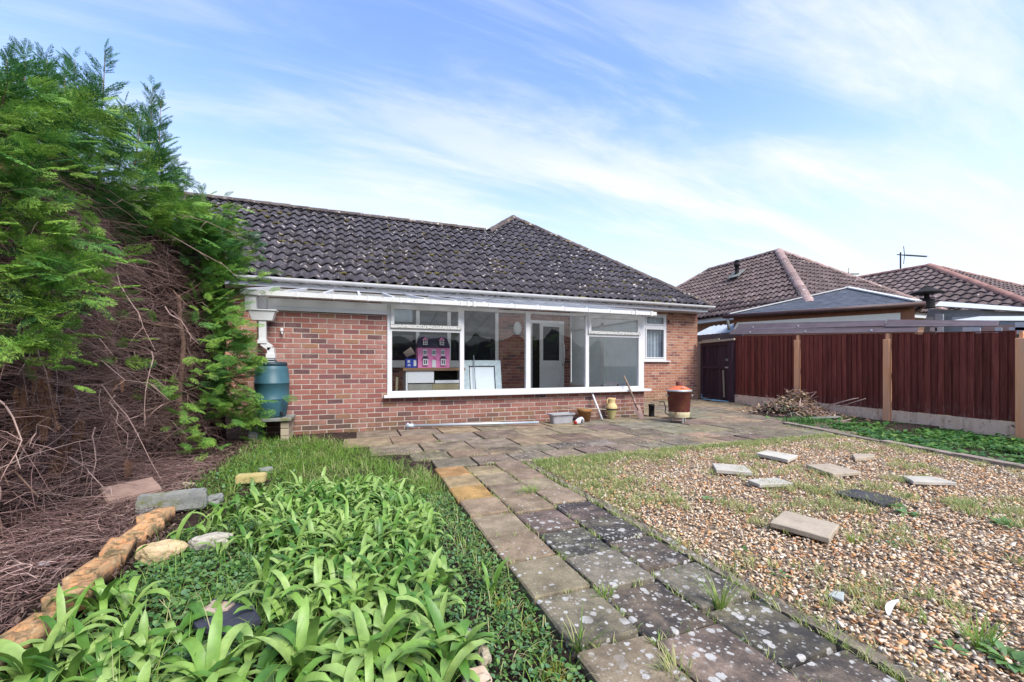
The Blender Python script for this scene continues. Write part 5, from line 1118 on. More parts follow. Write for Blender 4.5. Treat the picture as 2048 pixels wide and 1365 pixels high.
def build_hedge():
    sp = Sprays()
    def canopy(n):
        k = 0
        while k < n:
            y = random.uniform(1.2, 6.7); x = random.uniform(-3.4, -1.5); zt = lerp_tab(ZT, y) - .30 * max(0, (x + 2.0)) ** 1.4 * 2.2 - .12 * max(0, -2.6 - x)
            zlo = 2.32 + .28 * noise.noise((y * 1.5, 0, 2)) - (.95 if y < 3.45 else 0) - (.5 if y > 6.0 else 0)
            dz = random.random() ** 1.3; z = zt - dz * (zt - zlo) * (1.0 if x > -2.3 else .35)
            xf = face_x(y) + .12 - .25 * dz
            if x > -2.3: x = xf + random.uniform(-.42, .10)
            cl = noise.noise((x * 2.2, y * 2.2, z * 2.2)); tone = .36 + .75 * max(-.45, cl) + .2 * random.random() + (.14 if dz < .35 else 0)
            d = Vector((.75 + .3 * random.random(), random.gauss(-.1, .55), random.gauss(.25, .38))) if x > -2.4 else Vector((random.gauss(.2, .6), random.gauss(0, .6), .8))
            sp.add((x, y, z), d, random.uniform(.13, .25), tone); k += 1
    canopy(2700)
    def blob(n, c, s, d0, tone, L=(.14, .27), spread=.4):
        for _ in range(n):
            p = [random.gauss(c[i], s[i]) for i in range(3)]; cl = noise.noise((p[0] * 3, p[1] * 3, p[2] * 3)); sp.add(p, Vector(d0) + Vector((random.gauss(0, spread), random.gauss(0, spread), random.gauss(0, spread))), random.uniform(*L), tone + .5 * cl)
    # green end of the hedge beside the water butt
    for z in np.linspace(.30, 2.7, 13):
        xe = -1.36 + (.12 if z < 1.12 else 0) - .06 * abs(z - .9) - .22 * max(0, z - 1.9) ** 1.2 + .08 * math.sin(z * 6)
        blob(int(38 if z > .7 else 26), (xe - .16, 6.02 + .12 * math.sin(z * 4), z), (.13, .16, .10), (.8, -.45, .25 if z > .8 else .05), .45)
    for (px, py, Y, n, tone) in ((470, 470, 6.2, 26, .85), (440, 430, 6.3, 26, .8), (400, 450, 6.2, 26, .7), (360, 420, 6.1, 26, .6), (320, 400, 5.9, 24, .5), (490, 500, 6.25, 16, .85), (330, 350, 5.9, 16, .35), (280, 360, 5.6, 22, .45), (455, 520, 6.2, 16, .75), (430, 620, 6.0, 14, .65), (440, 720, 6.0, 14, .65), (410, 820, 5.9, 14, .6), (480, 840, 6.1, 14, .55), (360, 870, 5.5, 9, .6), (90, 450, 3.3, 18, .7), (30, 640, 3.05, 18, .7), (120, 560, 3.3, 14, .75), (60, 700, 3.1, 10, .6), (410, 480, 6.0, 16, .55), (500, 560, 6.25, 12, .5), (60, 600, 3.1, 26, .62), (150, 590, 3.25, 12, .85), (110, 640, 3.15, 10, .75), (40, 690, 3.0, 14, .4), (30, 520, 3.1, 20, .4), (250, 620, 4.6, 4, .5), (330, 780, 4.9, 7, .6), (350, 830, 5.1, 7, .55), (390, 740, 5.3, 8, .6), (270, 700, 4.7, 4, .55), (420, 790, 5.6, 12, .5), (395, 880, 5.4, 8, .5), (370, 930, 5.2, 5, .6), (205, 705, 4.4, 4, .5), (430, 690, 5.8, 10, .45), (60, 545, 3.2, 6, .9), (165, 515, 3.6, 14, .5), (100, 470, 3.4, 16, .45), (45, 390, 3.3, 16, .5), (60, 300, 3.4, 14, .55), (60, 330, 3.2, 5, .85)):
        c = W(px, py, Y); blob(int(n * 1.5), c, (.10, .10, .09), (.75, -.35, .2), tone + .05, (.10, .20))
    # leaders standing up against the sky
    for (px, py0, py1, Y, n) in ((305, 330, 172, 5.75, 34), (322, 345, 200, 5.75, 24), (210, 230, 100, 4.9, 16), (150, 220, 118, 4.5, 14), (95, 190, 120, 4.1, 12), (50, 180, 115, 3.8, 12), (15, 180, 118, 3.5, 10), (250, 300, 205, 5.2, 12), (330, 340, 265, 5.95, 12), (375, 400, 352, 6.3, 7), (350, 380, 330, 6.2, 8), (405, 430, 385, 6.4, 6), (130, 230, 150, 4.3, 10), (280, 300, 225, 5.5, 8)):
        a, b = W(px - 12, py0 + 40, Y), W(px, py1, Y); st = MB(); st.tube([a, a.lerp(b, .5) + Vector((.01, 0, 0)), b], [.007, .005, .002], 5); st.build('branch', M['bark'], hedge)
        n = int(n * 1.5)
        for k in range(n):
            f = (k + .2) / n; p = a.lerp(b, f); an = random.uniform(0, 6.283); sp.add(p, Vector((math.cos(an) * .8, math.sin(an) * .5, .65 + .5 * f)), (.36 - .24 * f) * random.uniform(.7, 1.1), .16 + .1 * random.random(), random.gauss(0, .3), wid=.75)
        sp.add(b, (b - a), .12, .15)
    for (px, py, dx) in ((205, 305, 1), (185, 270, 1), (230, 340, 1)):           # long side shoots to the right
        a = W(px - 40, py + 6, 5.0)
        for k in range(6): sp.add(a + Vector((.07 * k, 0, .012 * k)), (1, .2 * (-1) ** k, .25), .2 - .015 * k, .2)
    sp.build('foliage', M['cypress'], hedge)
    # brown interior, depth shade put into its dark colour
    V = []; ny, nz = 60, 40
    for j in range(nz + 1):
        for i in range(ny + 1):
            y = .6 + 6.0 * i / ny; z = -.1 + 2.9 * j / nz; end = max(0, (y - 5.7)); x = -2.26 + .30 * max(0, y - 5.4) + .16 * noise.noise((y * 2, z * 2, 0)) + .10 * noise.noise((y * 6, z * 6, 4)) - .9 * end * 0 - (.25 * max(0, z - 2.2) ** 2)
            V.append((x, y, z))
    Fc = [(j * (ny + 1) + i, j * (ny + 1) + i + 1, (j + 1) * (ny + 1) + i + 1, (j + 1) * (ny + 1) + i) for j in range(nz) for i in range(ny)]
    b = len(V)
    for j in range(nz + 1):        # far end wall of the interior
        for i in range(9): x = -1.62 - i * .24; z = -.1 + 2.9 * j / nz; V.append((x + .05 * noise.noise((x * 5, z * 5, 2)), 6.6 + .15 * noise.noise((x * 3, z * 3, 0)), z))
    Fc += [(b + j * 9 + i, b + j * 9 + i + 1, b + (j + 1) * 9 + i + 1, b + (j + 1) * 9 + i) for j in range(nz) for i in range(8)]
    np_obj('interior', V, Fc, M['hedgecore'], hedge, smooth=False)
    # trunks
    for (x, y, h, r) in ((-2.15, 4.92, 2.6, .055), (-2.35, 3.9, 2.6, .05), (-2.1, 6.0, 2.5, .045), (-2.25, 3.0, 2.3, .05), (-2.2, 2.0, 2.3, .05), (-1.85, 5.75, 1.9, .03)):
        m = MB(); pts = [Vector((x + .03 * math.sin(k * 1.7), y + .03 * math.cos(k * 2.1), -.1 + h * k / 7)) for k in range(8)]; m.tube(pts, [r * (1.25 - .09 * k) for k in range(8)], 9); m.build('trunk', M['bark'], hedge)
    # dead side limbs forking from the trunks
    for k in range(34):
        tx, ty = random.choice(((-2.15, 4.92), (-2.35, 3.9), (-2.1, 6.0), (-2.25, 3.0))); z = random.uniform(.25, 2.2); sg = random.choice((-1, 1)); l = random.uniform(.5, 1.1); m = MB(); p0 = Vector((tx, ty, z)); dr = Vector((random.uniform(.25, .65), sg * random.uniform(.5, 1), random.uniform(-.25, .35))).normalized(); pts = [p0 + dr * (l * t_) + Vector((random.gauss(0, .02), random.gauss(0, .02), -.22 * l * t_ * t_ + random.gauss(0, .02))) for t_ in (0, .25, .5, .75, 1)]
        if pts[-1].x > -1.5 or pts[-1].y > 6.2: continue
        m.tube(pts, [.017, .013, .010, .007, .003], 5); q = pts[2]; e = q + Vector((.12, sg * .25, random.uniform(-.1, .25))); m.tube([q, q.lerp(e, .5) + Vector((0, 0, .02)), e], [.008, .006, .002], 4); m.build('branch', M['bark'], hedge)
    # twigs: thin bent three-sided tubes fanning out of the interior
    V, Fc, R = [], [], []; off = 0
    def twig(pts, r0, tone):
        nonlocal off
        n = len(pts); d0 = (pts[-1] - pts[0]).normalized(); a = d0.orthogonal().normalized(); b2 = d0.cross(a); vs = []
        for i, p in enumerate(pts):
            r = r0 * (1 - .75 * i / (n - 1))
            for k in range(3): an = 2.094 * k; vs.append(p + (a * math.cos(an) + b2 * math.sin(an)) * r)
        V.extend([v[:] for v in vs]); R.extend([tone] * len(vs))
        for i in range(n - 1):
            for k in range(3): Fc.append((off + i * 3 + k, off + i * 3 + (k + 1) % 3, off + (i + 1) * 3 + (k + 1) % 3, off + (i + 1) * 3 + k))
        off += len(vs)
    for k in range(13500):
        y = random.uniform(1.2, 6.3); z = random.uniform(.0, 2.35) ** 1.0; fx = face_x(y) - .12 * (z - 1.1) ** 2 * .6 + .10 * (z < .5)
        depth = random.random() ** .8
        if depth < .45 and noise.noise((y * 3.2, z * 4.5, 7)) < -.12: continue
        p = Vector((fx + .06 - .40 * depth, y, z)); side = random.choice((-1, 1, 1))
        l = random.uniform(.12, .5) * (1 if random.random() > .1 else 1.7); dr = Vector((random.uniform(.05, .55), side * random.uniform(.4, 1), random.gauss(-.02, .28))).normalized()
        sag = random.uniform(-.12, .32) * l; q = [p + dr * (l * t) + Vector((random.gauss(0, .012), random.gauss(0, .012), -sag * t * t + random.gauss(0, .010))) for t in (0, .33, .66, 1)]
        if q[-1].x > -1.42: continue
        twig(q, random.choice((.0016, .002, .0026, .0042)), min(.99, max(.01, random.gauss(.42, .2) + .15 * (1 - depth))))  # outer twigs paler, deeper ones darker: depth shade put into the tone
        if random.random() < .5:
            m_ = q[2]; d2 = Vector((dr.x + random.gauss(0, .3), dr.y + random.gauss(0, .5), random.gauss(-.2, .4))).normalized(); twig([m_, m_ + d2 * l * .25, m_ + d2 * l * .45 + Vector((0, 0, -.02))], .0016, min(.99, max(.01, random.gauss(.5, .2))))
    for k in range(3800):      # fallen and trailing twigs on the soil in front
        y = random.uniform(1.3, 5.2); x = random.uniform(-2.1, -1.22); l = random.uniform(.08, .34); a = random.uniform(0, 6.283); z0 = random.uniform(-.01, .05) + .10 * max(0, -1.6 - x)
        p = Vector((x, y, z0)); dr = Vector((math.cos(a), math.sin(a), random.gauss(0, .12))); q = [p + dr * (l * t) + Vector((random.gauss(0, .014), random.gauss(0, .014), .03 * math.sin(3 * t) * random.random())) for t in (0, .25, .5, .75, 1)]
        if max(v.x for v in q) > -1.16: continue
        twig(q, random.choice((.0014, .002, .003)), min(.99, max(.01, random.gauss(.38, .2))))
    # pale longer twigs caught on the face
    for a, b2, Y in (((100, 340), (275, 430), 4.6), ((305, 430), (480, 468), 5.4), ((250, 430), (480, 560), 5.5), ((110, 700), (340, 800), 4.2), ((200, 770), (330, 960), 4.4), ((220, 790), (250, 900), 4.3), ((235, 860), (350, 800), 4.5), ((60, 620), (120, 850), 3.6), ((230, 550), (310, 700), 4.6), ((310, 700), (285, 860), 4.7), ((85, 365), (290, 325), 4.8), ((190, 360), (240, 290), 4.9), ((30, 930), (95, 850), 3.3), ((5, 800), (60, 950), 3.2), ((180, 850), (175, 1000), 4.0), ((330, 620), (395, 690), 5.3), ((40, 1180), (60, 1150), 2.7), ((160, 940), (230, 1010), 3.9)):
        p, q = W(*a, Y), W(*b2, Y - .15); pts = [p.lerp(q, t) + Vector((random.gauss(0, .02), 0, random.gauss(0, .02) + .05 * math.sin(t * 3.1))) for t in (0, .2, .4, .6, .8, 1)]; twig(pts, .0065, .85)
        for t in (1, 2, 3, 4): d = Vector((random.gauss(0, .5), random.gauss(-.3, .3), random.gauss(-.1, .5))) * .16; twig([pts[t], pts[t] + d * .6, pts[t] + d + Vector((0, 0, -.02))], .0035, .75)
    np_obj('twigs', V, Fc, M['twig'], hedge, np.array(R))
    # withered brown sprays hanging on the face
    ds = Sprays()
    for (px, py, Y, L) in ((62, 760, 3.5, .42), (68, 790, 3.5, .36), (135, 760, 4.0, .30), (150, 830, 4.0, .36), (118, 880, 3.9, .38), (125, 905, 3.9, .30), (85, 720, 3.7, .24), (30, 765, 3.4, .18), (235, 755, 4.5, .18), (60, 725, 3.5, .25), (20, 330, 3.4, .22), (75, 345, 3.5, .22), (245, 915, 4.3, .2)):
        for k in range(3): ds.add(W(px, py, Y) + Vector((random.gauss(.02, .02), random.gauss(0, .02), random.gauss(0, .04))), (random.gauss(.05, .15), random.gauss(-.05, .15), -1), L * random.uniform(.7, 1), .5, random.uniform(0, 3), wid=.30)
    ds.build('dead_foliage', M['deadneedle'], hedge)
build_hedge()
def litter():
    V, Fc, R = [], [], []
    for k in range(20000):
        y = random.uniform(1.1, 6.3); x = random.uniform(-2.5, -1.02) if y < 5.4 else random.uniform(-2.3, -.9)
        if x > -1.25 and y > 3.4: x -= .2
        l = random.uniform(.004, .016) * (2.0 if random.random() < .04 else 1); a = random.uniform(0, 6.283); w = random.choice((.0008, .0014, .003, .005)); z = gz(x, y) - .03 + .02 + random.uniform(0, .04) + (.04 if x < -1.9 else 0); d = Vector((math.cos(a), math.sin(a), random.gauss(0, .6))); s = Vector((-d.y, d.x, random.gauss(0, .8))) * w; p = Vector((x, y, z)); b = len(V)
        V += [(p - d * l - s)[:], (p + d * l - s)[:], (p + d * l + s)[:], (p - d * l + s)[:]]; Fc.append((b, b + 1, b + 2, b + 3)); R += [min(.99, max(.0, random.gauss(.4, .25)))] * 4
    tag(np_obj('leaf_litter', V, Fc, M['litter'], rnd=np.array(R)), kind='stuff')
litter()

# ------------------------------------------------------------------ strap-leaved plants and ground cover in the left bed
class Leaves:
    def __init__(s): s.V = []; s.F = []; s.R = []; s.o = 0
    def strap(s, p, az, L, w, arch, lean, tone, n=8, fold=.25, tip=1.0):
        """ribbon leaf: rises, arches over; V-folded midrib"""
        p = Vector(p); h = Vector((math.cos(az), math.sin(az), 0)); sd_ = Vector((-h.y, h.x, 0)); a = lean; q = p.copy(); vs = []; st = L / n; tw = random.gauss(0, .25)
        for i in range(n + 1):
            t = i / n; ww = w * min(1, (.45 + 1.6 * t)) * (1 - max(0, (t - .60) / .40) ** 2.4 * tip) + .0008
            d = h * math.sin(a) + Vector((0, 0, math.cos(a))); nn = h * math.cos(a) - Vector((0, 0, math.sin(a))); sdt = sd_ * math.cos(tw * t) + nn * math.sin(tw * t)
            vs += [q - sdt * ww - nn * (fold * ww), q, q + sdt * ww - nn * (fold * ww)]
            q = q + d * st; a += arch * st / L * (0.35 + 1.3 * t)
        s.V += [v[:] for v in vs]; s.R += [tone] * len(vs)
        for i in range(n):
            b = s.o + 3 * i; s.F += [(b, b + 1, b + 4, b + 3), (b + 1, b + 2, b + 5, b + 4)]
        s.o += len(vs)
    def blade(s, p, az, L, w, arch, lean, tone):
        p = Vector(p); h = Vector((math.cos(az), math.sin(az), 0)); sd_ = Vector((-h.y, h.x, 0)); a = lean; q = p.copy(); n = 3
        vs = []
        for i in range(n + 1):
            t = i / n; ww = w * (1 - t) ** .7 + .0003; d = h * math.sin(a) + Vector((0, 0, math.cos(a))); vs += [q - sd_ * ww, q + sd_ * ww]; q = q + d * (L / n); a += arch / n
        s.V += [v[:] for v in vs]; s.R += [tone] * len(vs)
        for i in range(n): b = s.o + 2 * i; s.F.append((b, b + 1, b + 3, b + 2))
        s.o += len(vs)
    def leaf(s, p, d, up, L, w, tone):
        """oval cupped leaf, 6 faces"""
        p = Vector(p); d = Vector(d).normalized(); sd_ = d.cross(Vector(up)).normalized(); nn = sd_.cross(d); vs = []
        for t, ww in ((0, .12), (.3, .85), (.65, 1.0), (1.0, .10)):
            c = p + d * (L * t) - nn * (.22 * L * t * t); vs += [c - sd_ * (w * ww) + nn * (.2 * w * ww), c, c + sd_ * (w * ww) + nn * (.2 * w * ww)]
        s.V += [v[:] for v in vs]; s.R += [tone] * len(vs)
        for i in range(3): b = s.o + 3 * i; s.F += [(b, b + 1, b + 4, b + 3), (b + 1, b + 2, b + 5, b + 4)]
        s.o += len(vs)
    def build(s, name, mat, parent=None, smooth=True): return np_obj(name, s.V, s.F, mat, parent, np.array(s.R), smooth)
def zb(x, y): return gz(x, y) - .035
BORDER = [(-1.05, 1.6), (-1.0, 2.4), (-.95, 3.0), (-.75, 3.3), (-.6, 3.55), (-.2, 3.65), (.2, 3.45), (.42, 3.2), (.44, 2.6), (.42, 2.0), (.33, 1.7), (.30, 1.2), (.22, .7), (-.4, .7), (-1.0, 1.2)]
BARE = [(-.72, 2.28, .44), (-.72, 2.9, .32), (-.50, 2.0, .30), (-.92, 2.5, .3), (-.42, 2.4, .20), (-.50, 1.70, .16)]    # low weeds only here
def clump(L, x, y, nl, ln, w, tone):
    for k in range(nl):
        az = 6.283 * k / nl + random.gauss(0, .35); r = random.uniform(.0, .02); l = ln * random.uniform(.75, 1.35); inner = random.random()
        L.strap((x + r * math.cos(az), y + r * math.sin(az), zb(x, y)), az, l, w * random.uniform(.8, 1.2), random.uniform(2.4, 4.3) * (1 if inner > .10 else .4), random.uniform(.05, .5) * (1 if inner > .25 else .4), min(.99, max(0, tone + random.gauss(0, .2))), n=7)
def left_bed():
    L = Leaves(); pts = []
    tries = 0
    while tries < 5200:
        tries += 1; x, y = random.uniform(-1.05, .6), random.uniform(1.0, 4.5)
        if not in_poly(x, y, BORDER) or any((x - a) ** 2 + (y - b) ** 2 < (r * (.9 if random.random() < .93 else .3)) ** 2 for a, b, r in BARE): continue
        mn = .056 if y > 2.2 else .08
        if x > .30 and y < 2.3 and random.random() < .9: continue
        if any((x - a) ** 2 + (y - b) ** 2 < mn * mn for a, b in pts): continue
        pts.append((x, y)); edge = min(1, max(0, (.50 - x) / .25)); ln = .20 * (.62 + .38 * edge) * (1.0 if y > 2 else 1.05)
        if x < -.2 and y < 1.9: ln *= .72
        clump(L, x, y, random.randint(5, 9), ln, (.0115 if y > 1.9 else .0145), .55 + .5 * noise.noise((x * 2.5, y * 2.5, 0)))
    o = L.build('strap_leaf_plants', M['strap']); tag(o, kind='stuff')
    # the few big clumps in front that stand out singly
    big = [((740, 1360), 'largest broad strap-leaved clump at the front of the green bed'), ((905, 1352), 'broad strap-leaved clump between the mossy block and the path'), ((420, 1392), 'broad strap-leaved clump front and centre left of the bed'), ((70, 1372), 'broad strap-leaved clump in front of the perforated bricks'), ((600, 1362), 'broad strap-leaved clump just left of the largest clump'), ((980, 1190), 'small upright strap-leaved clump close to the path edge')]
    for (px, py), lab in big:
        p = G(px, py, -.03); C = Leaves(); nl = 11 if 'small' not in lab else 7; ln = .25 if 'small' not in lab else .16
        for k in range(nl):
            az = 6.283 * k / nl + random.gauss(0, .3); up_ = k % 3 == 0
            C.strap(p + Vector((.012 * math.cos(az), .012 * math.sin(az), -.01)), az, ln * random.uniform(.85, 1.2), .0175 if nl > 8 else .008, random.uniform(2.3, 3.6) * (.4 if up_ or nl < 8 else 1), random.uniform(.05, .4), min(.95, max(.05, random.gauss(.55, .2))), n=10)
        tag(C.build('strap_leaf_plant', M['strap']), lab, 'plant', 'strap-leaved clumps at the front of the bed')
left_bed()
def small_cover():
    L = Leaves()
    def patch(n, fx, lo=.011, hi=.028):
        for _ in range(n):
            x, y, dens = fx()
            if x is None: continue
            d = Vector((random.gauss(0, 1), random.gauss(0, 1), random.gauss(.15, .4))); sz = random.uniform(lo, hi); L.leaf((x, y, zb(x, y) + random.uniform(.0, .055) * dens), d, (random.gauss(0, .4), random.gauss(0, .4), 1), sz, sz * .42, min(.99, max(0, random.gauss(.45, .25))))
    def bed():
        x, y = random.uniform(-1.05, .62), random.uniform(.9, 4.5)
        return (x, y, 1.0) if in_poly(x, y, BORDER) else (None, 0, 0)
    def bare():
        a, b, r = random.choice(BARE); an = random.uniform(0, 6.283); q = r * math.sqrt(random.random()); x, y = a + q * math.cos(an), b + q * math.sin(an)
        if x < -1.02: return None, 0, 0
        if (x + .52) ** 2 / .05 + (y - 1.93) ** 2 / .02 < 1 and random.random() < .9: return None, 0, 0
        return x, y, .9
    def edge():
        y = random.uniform(.85, 3.3); x = random.uniform(.28, .70); return x, y, .6
    patch(5200, bed); patch(6200, bare); patch(5200, edge, .008, .022)
    def by_hedge():
        x, y = random.gauss(-.95, .25), random.uniform(3.9, 6.2); return x, y, 1.2
    patch(1900, by_hedge, .012, .03)
    for (px, py, n, s) in ((1755, 1003, 16, .05), (1812, 1028, 22, .06), (1795, 1015, 12, .05), (2008, 1050, 20, .06), (1640, 1078, 9, .04), (1772, 1088, 9, .035), (1990, 1302, 16, .035), (2022, 1322, 22, .06), (1900, 1300, 14, .035), (1930, 1010, 14, .05), (1415, 1000, 10, .05), (1480, 1100, 10, .03), (1560, 1150, 10, .03), (1250, 830, 26, .07), (1275, 828, 20, .06), (1080, 838, 14, .05)):
        c = G(px, py, .0)
        for k in range(n): az = random.uniform(0, 6.283); L.leaf((c.x + .02 * math.cos(az), c.y + .02 * math.sin(az), .0), (math.cos(az), math.sin(az), random.uniform(.1, 1.1)), (0, 0, 1), s * random.uniform(.6, 1.2), s * .22, random.uniform(.0, .45))
    tag(L.build('ground_cover', M['cover'], smooth=False), kind='stuff')
small_cover()
def grass():
    L = Leaves()
    def bl(x, y, l0, l1, tone, w=.0022): L.blade((x, y, zb(x, y)), random.uniform(0, 6.283), random.uniform(l0, l1), w * random.uniform(.7, 1.3), random.uniform(.5, 2.6), random.uniform(.05, .9), min(.99, max(0, random.gauss(*tone))))
    n = 0
    while n < 15000:      # rough grass between bed, butt and patio
        x, y = random.uniform(-1.25, .80), random.uniform(3.25, 6.4)
        lim = .64 if y < 4.15 else (.46 - (y - 4.2) * .42)
        if y < 3.7 and (x < -.35 and y < 3.55 or random.random() < .4): continue
        if x > lim + .12 * noise.noise((x * 4, y * 4, 0)) or (x > -.50 and y > 6.2): continue
        if abs(x + .74) < .16 and abs(y - 3.93) < .22: continue
        n += 1; bl(x, y, *((.04, .10) if random.random() < .8 else (.10, .19)), (.45, .2) if noise.noise((x * 2.5, y * 2.5, 8)) < -.05 else (.74, .13))
    for _ in range(1700):  # straggly grass along the path edge and through the bed
        y = random.uniform(.9, 4.1); x = .60 + random.gauss(0, .07); bl(x, y, .03, .10, (.48, .28))
    for _ in range(3200):
        x, y = random.uniform(-1.0, .5), random.uniform(1.1, 4.4); 
        if in_poly(x, y, BORDER): bl(x, y, .08, .24, (.62, .2), .0016)
    for _ in range(3600):  # dry straw lying over the grass
        x, y = random.gauss(-.35, .5), random.gauss(4.9, .65)
        if x > .62 - max(0, y - 4.2) * .45 or x < -1.3 or y > 6.3: continue
        L.blade((x, y, zb(x, y) + random.uniform(.02, .06)), random.uniform(0, 6.283), random.uniform(.06, .16), .002, random.uniform(.1, .8), random.uniform(1.0, 1.6), random.uniform(.66, .85))
    tag(L.build('rough_grass', M['grass']), kind='stuff')
    L = Leaves()           # joints of the paving and gravel weeds
    def tuft(x, y, n, l0, l1, r, tone=(.4, .2), z=0):
        for _ in range(n):
            a = random.uniform(0, 6.283); q = r * math.sqrt(random.random()); L.blade((x + q * math.cos(a), y + q * math.sin(a), z - .015 + gz(x, y)), random.uniform(0, 6.283), random.uniform(l0, l1), .0018, random.uniform(.4, 1.6), random.uniform(.1, .8), min(.99, max(0, random.gauss(*tone))))
    y = 4.04; r = 0
    while y > .5:
        for x in (1.009, 1.329):
            for _ in range(7): tuft(x + random.gauss(0, .004), y - random.uniform(0, .34), random.randint(3, 10), .015, .05, .014)
        for _ in range(10): tuft(random.uniform(.72, 1.62), y + random.gauss(0, .006) + (-.05 if random.random() < .3 else 0), random.randint(3, 9), .015, .05, .014)
        for _ in range(18): tuft(1.635 + random.gauss(0, .006), y - random.uniform(0, .34), random.randint(3, 9), .02, .06, .012)
        for _ in range(12): tuft(1.725 + random.gauss(0, .02), y - random.uniform(0, .34), random.randint(4, 11), .02, .06, .025)
        y -= .345
    for _ in range(620):
        yy = random.choice((4.445, 4.825, 5.435, 6.065, 6.70, 7.305)); x = random.uniform(-.3, 8.5); tuft(x, yy + random.gauss(0, .006), random.randint(3, 11), .015, .055, .022)
    for _ in range(150): tuft(random.uniform(0, 8.5), random.uniform(4.1, 7.3), random.randint(2, 6), .01, .03, .015)
    for _ in range(1500):   # patio front edge and top-left of the gravel
        x = 1.75 + 4.6 * random.random() ** 1.6; tuft(x, 4.02 - abs(random.gauss(0, .12 if x > 3.4 else .28)), random.randint(4, 11), .025, .07, .03, (.5, .2))
    for _ in range(900): tuft(1.75 + abs(random.gauss(0, .35)), random.uniform(2.4, 4.0), random.randint(3, 8), .015, .05, .03, (.5, .2))
    k = 0
    while k < 620:
        x, yy = random.uniform(1.8, 6.6), random.uniform(.6, 4.0)
        if x > kx(yy) - .1 or noise.noise((x * 1.7, yy * 1.7, 11)) < .05: continue
        tuft(x, yy, random.randint(8, 26), .025, .07, random.uniform(.02, .06), (.34, .18), .014); k += 1
    for _ in range(420):
        yy = random.uniform(.8, 4.9); tuft(kx(yy) - .10 - abs(random.gauss(0, .12)), yy, random.randint(3, 9), .02, .06, .03, (.35, .2))
    for (px, py) in ((1330, 912), (1460, 1012), (1455, 925), (1480, 945), (1545, 975), (1600, 975), (1640, 985), (1760, 975), (1790, 960), (1650, 1010), (1720, 1020), (1920, 1010), (1945, 1025), (2030, 1025), (2040, 1050)): 
        p = G(px, py); tuft(p.x, p.y, 130, .03, .09, .10, (.32, .18), .012)
    tag(L.build('paving_weeds', M['grass']), kind='stuff')
    # tufts that stand out one by one
    for (px, py, n, l, r, tone, lab) in ((1058, 984, 120, .075, .075, .4, 'thick green grass tuft across a joint in the middle of the path'), (1441, 1212, 46, .17, .02, .62, 'tall half-dry grass tuft in the path joint beside the gravel'), (1210, 1190, 50, .07, .03, .3, 'dark green grass tuft where four near path slabs meet'), (1315, 1282, 36, .05, .02, .45, 'small green grass tuft on the joint of the nearest slabs'), (1160, 1290, 34, .15, .03, .75, 'yellowing upright grass tuft at the left edge of the nearest slab'), (1710, 1082, 50, .09, .04, .3, 'dark spreading grass tuft in front of the big tan slab'), (1960, 1285, 60, .12, .05, .35, 'big spreading grass tuft on the right front of the gravel'), (1640, 800, 0, .1, .1, .3, ''), (1352, 1340, 60, .08, .05, .35, 'broad grass tuft at the bottom edge of the path')):
        if not n: continue
        p = G(px, py, .0); T = Leaves()
        for _ in range(n):
            a = random.uniform(0, 6.283); q = r * math.sqrt(random.random()); T.blade((p.x + q * math.cos(a), p.y + q * math.sin(a) * .6, -.02), a + random.gauss(0, .6), l * random.uniform(.5, 1.15), .0026, random.uniform(.3, 1.2), random.uniform(.1, .75), min(.99, max(0, random.gauss(tone, .15))))
        tag(T.build('grass_tuft', M['grass']), lab, 'grass tuft', 'single grass tufts in the paving and gravel')
grass()
def right_bed():
    L = Leaves(); n = 0
    while n < 1000:
        y = random.uniform(1.2, 5.75); x = random.uniform(kx(y) + .12, 9.45)
        if y > 5.2 and x < 7.3: continue
        if noise.noise((x * 1.3, y * 1.3, 9)) < -.22 or (x > 9.0 and random.random() < .6): continue
        n += 1; k = random.randint(5, 9); h = random.uniform(.02, .08) * (1.25 if noise.noise((x * 1.5, y * 1.5, 0)) > .1 else .8); tone = .45 + .6 * noise.noise((x * 2, y * 2, 6)); az0 = random.uniform(0, 6.283)
        for j in range(k):
            az = az0 + 6.283 * j / k + random.gauss(0, .3); el = random.uniform(.15, .9); d = (math.cos(az), math.sin(az), el); s = random.uniform(.04, .11); L.leaf((x + .03 * math.cos(az), y + .03 * math.sin(az), gz(x, y) - .04 + h * random.uniform(.2, .8)), d, (0, 0, 1), s, s * .26, min(.99, max(0, tone + random.gauss(0, .15))))
    for _ in range(3000):
        y = random.uniform(1.2, 5.4); x = random.uniform(kx(y) + .1, 9.4); az = random.uniform(0, 6.283); L.blade((x, y, gz(x, y) - .04), az, random.uniform(.04, .11), .003, random.uniform(.4, 1.4), random.uniform(.1, .6), random.uniform(.1, .6))
    c = G(1610, 838, .05)
    for _ in range(380):
        x, y = c.x + random.gauss(0, .16), c.y + random.gauss(0, .12); L.blade((x, y, gz(x, y) - .03), random.uniform(0, 6.283), random.uniform(.08, .22), .004, random.uniform(.4, 1.4), random.uniform(.1, .6), random.uniform(.1, .5))
    tag(L.build('bed_plants', M['bedleaf']), kind='stuff')
right_bed()

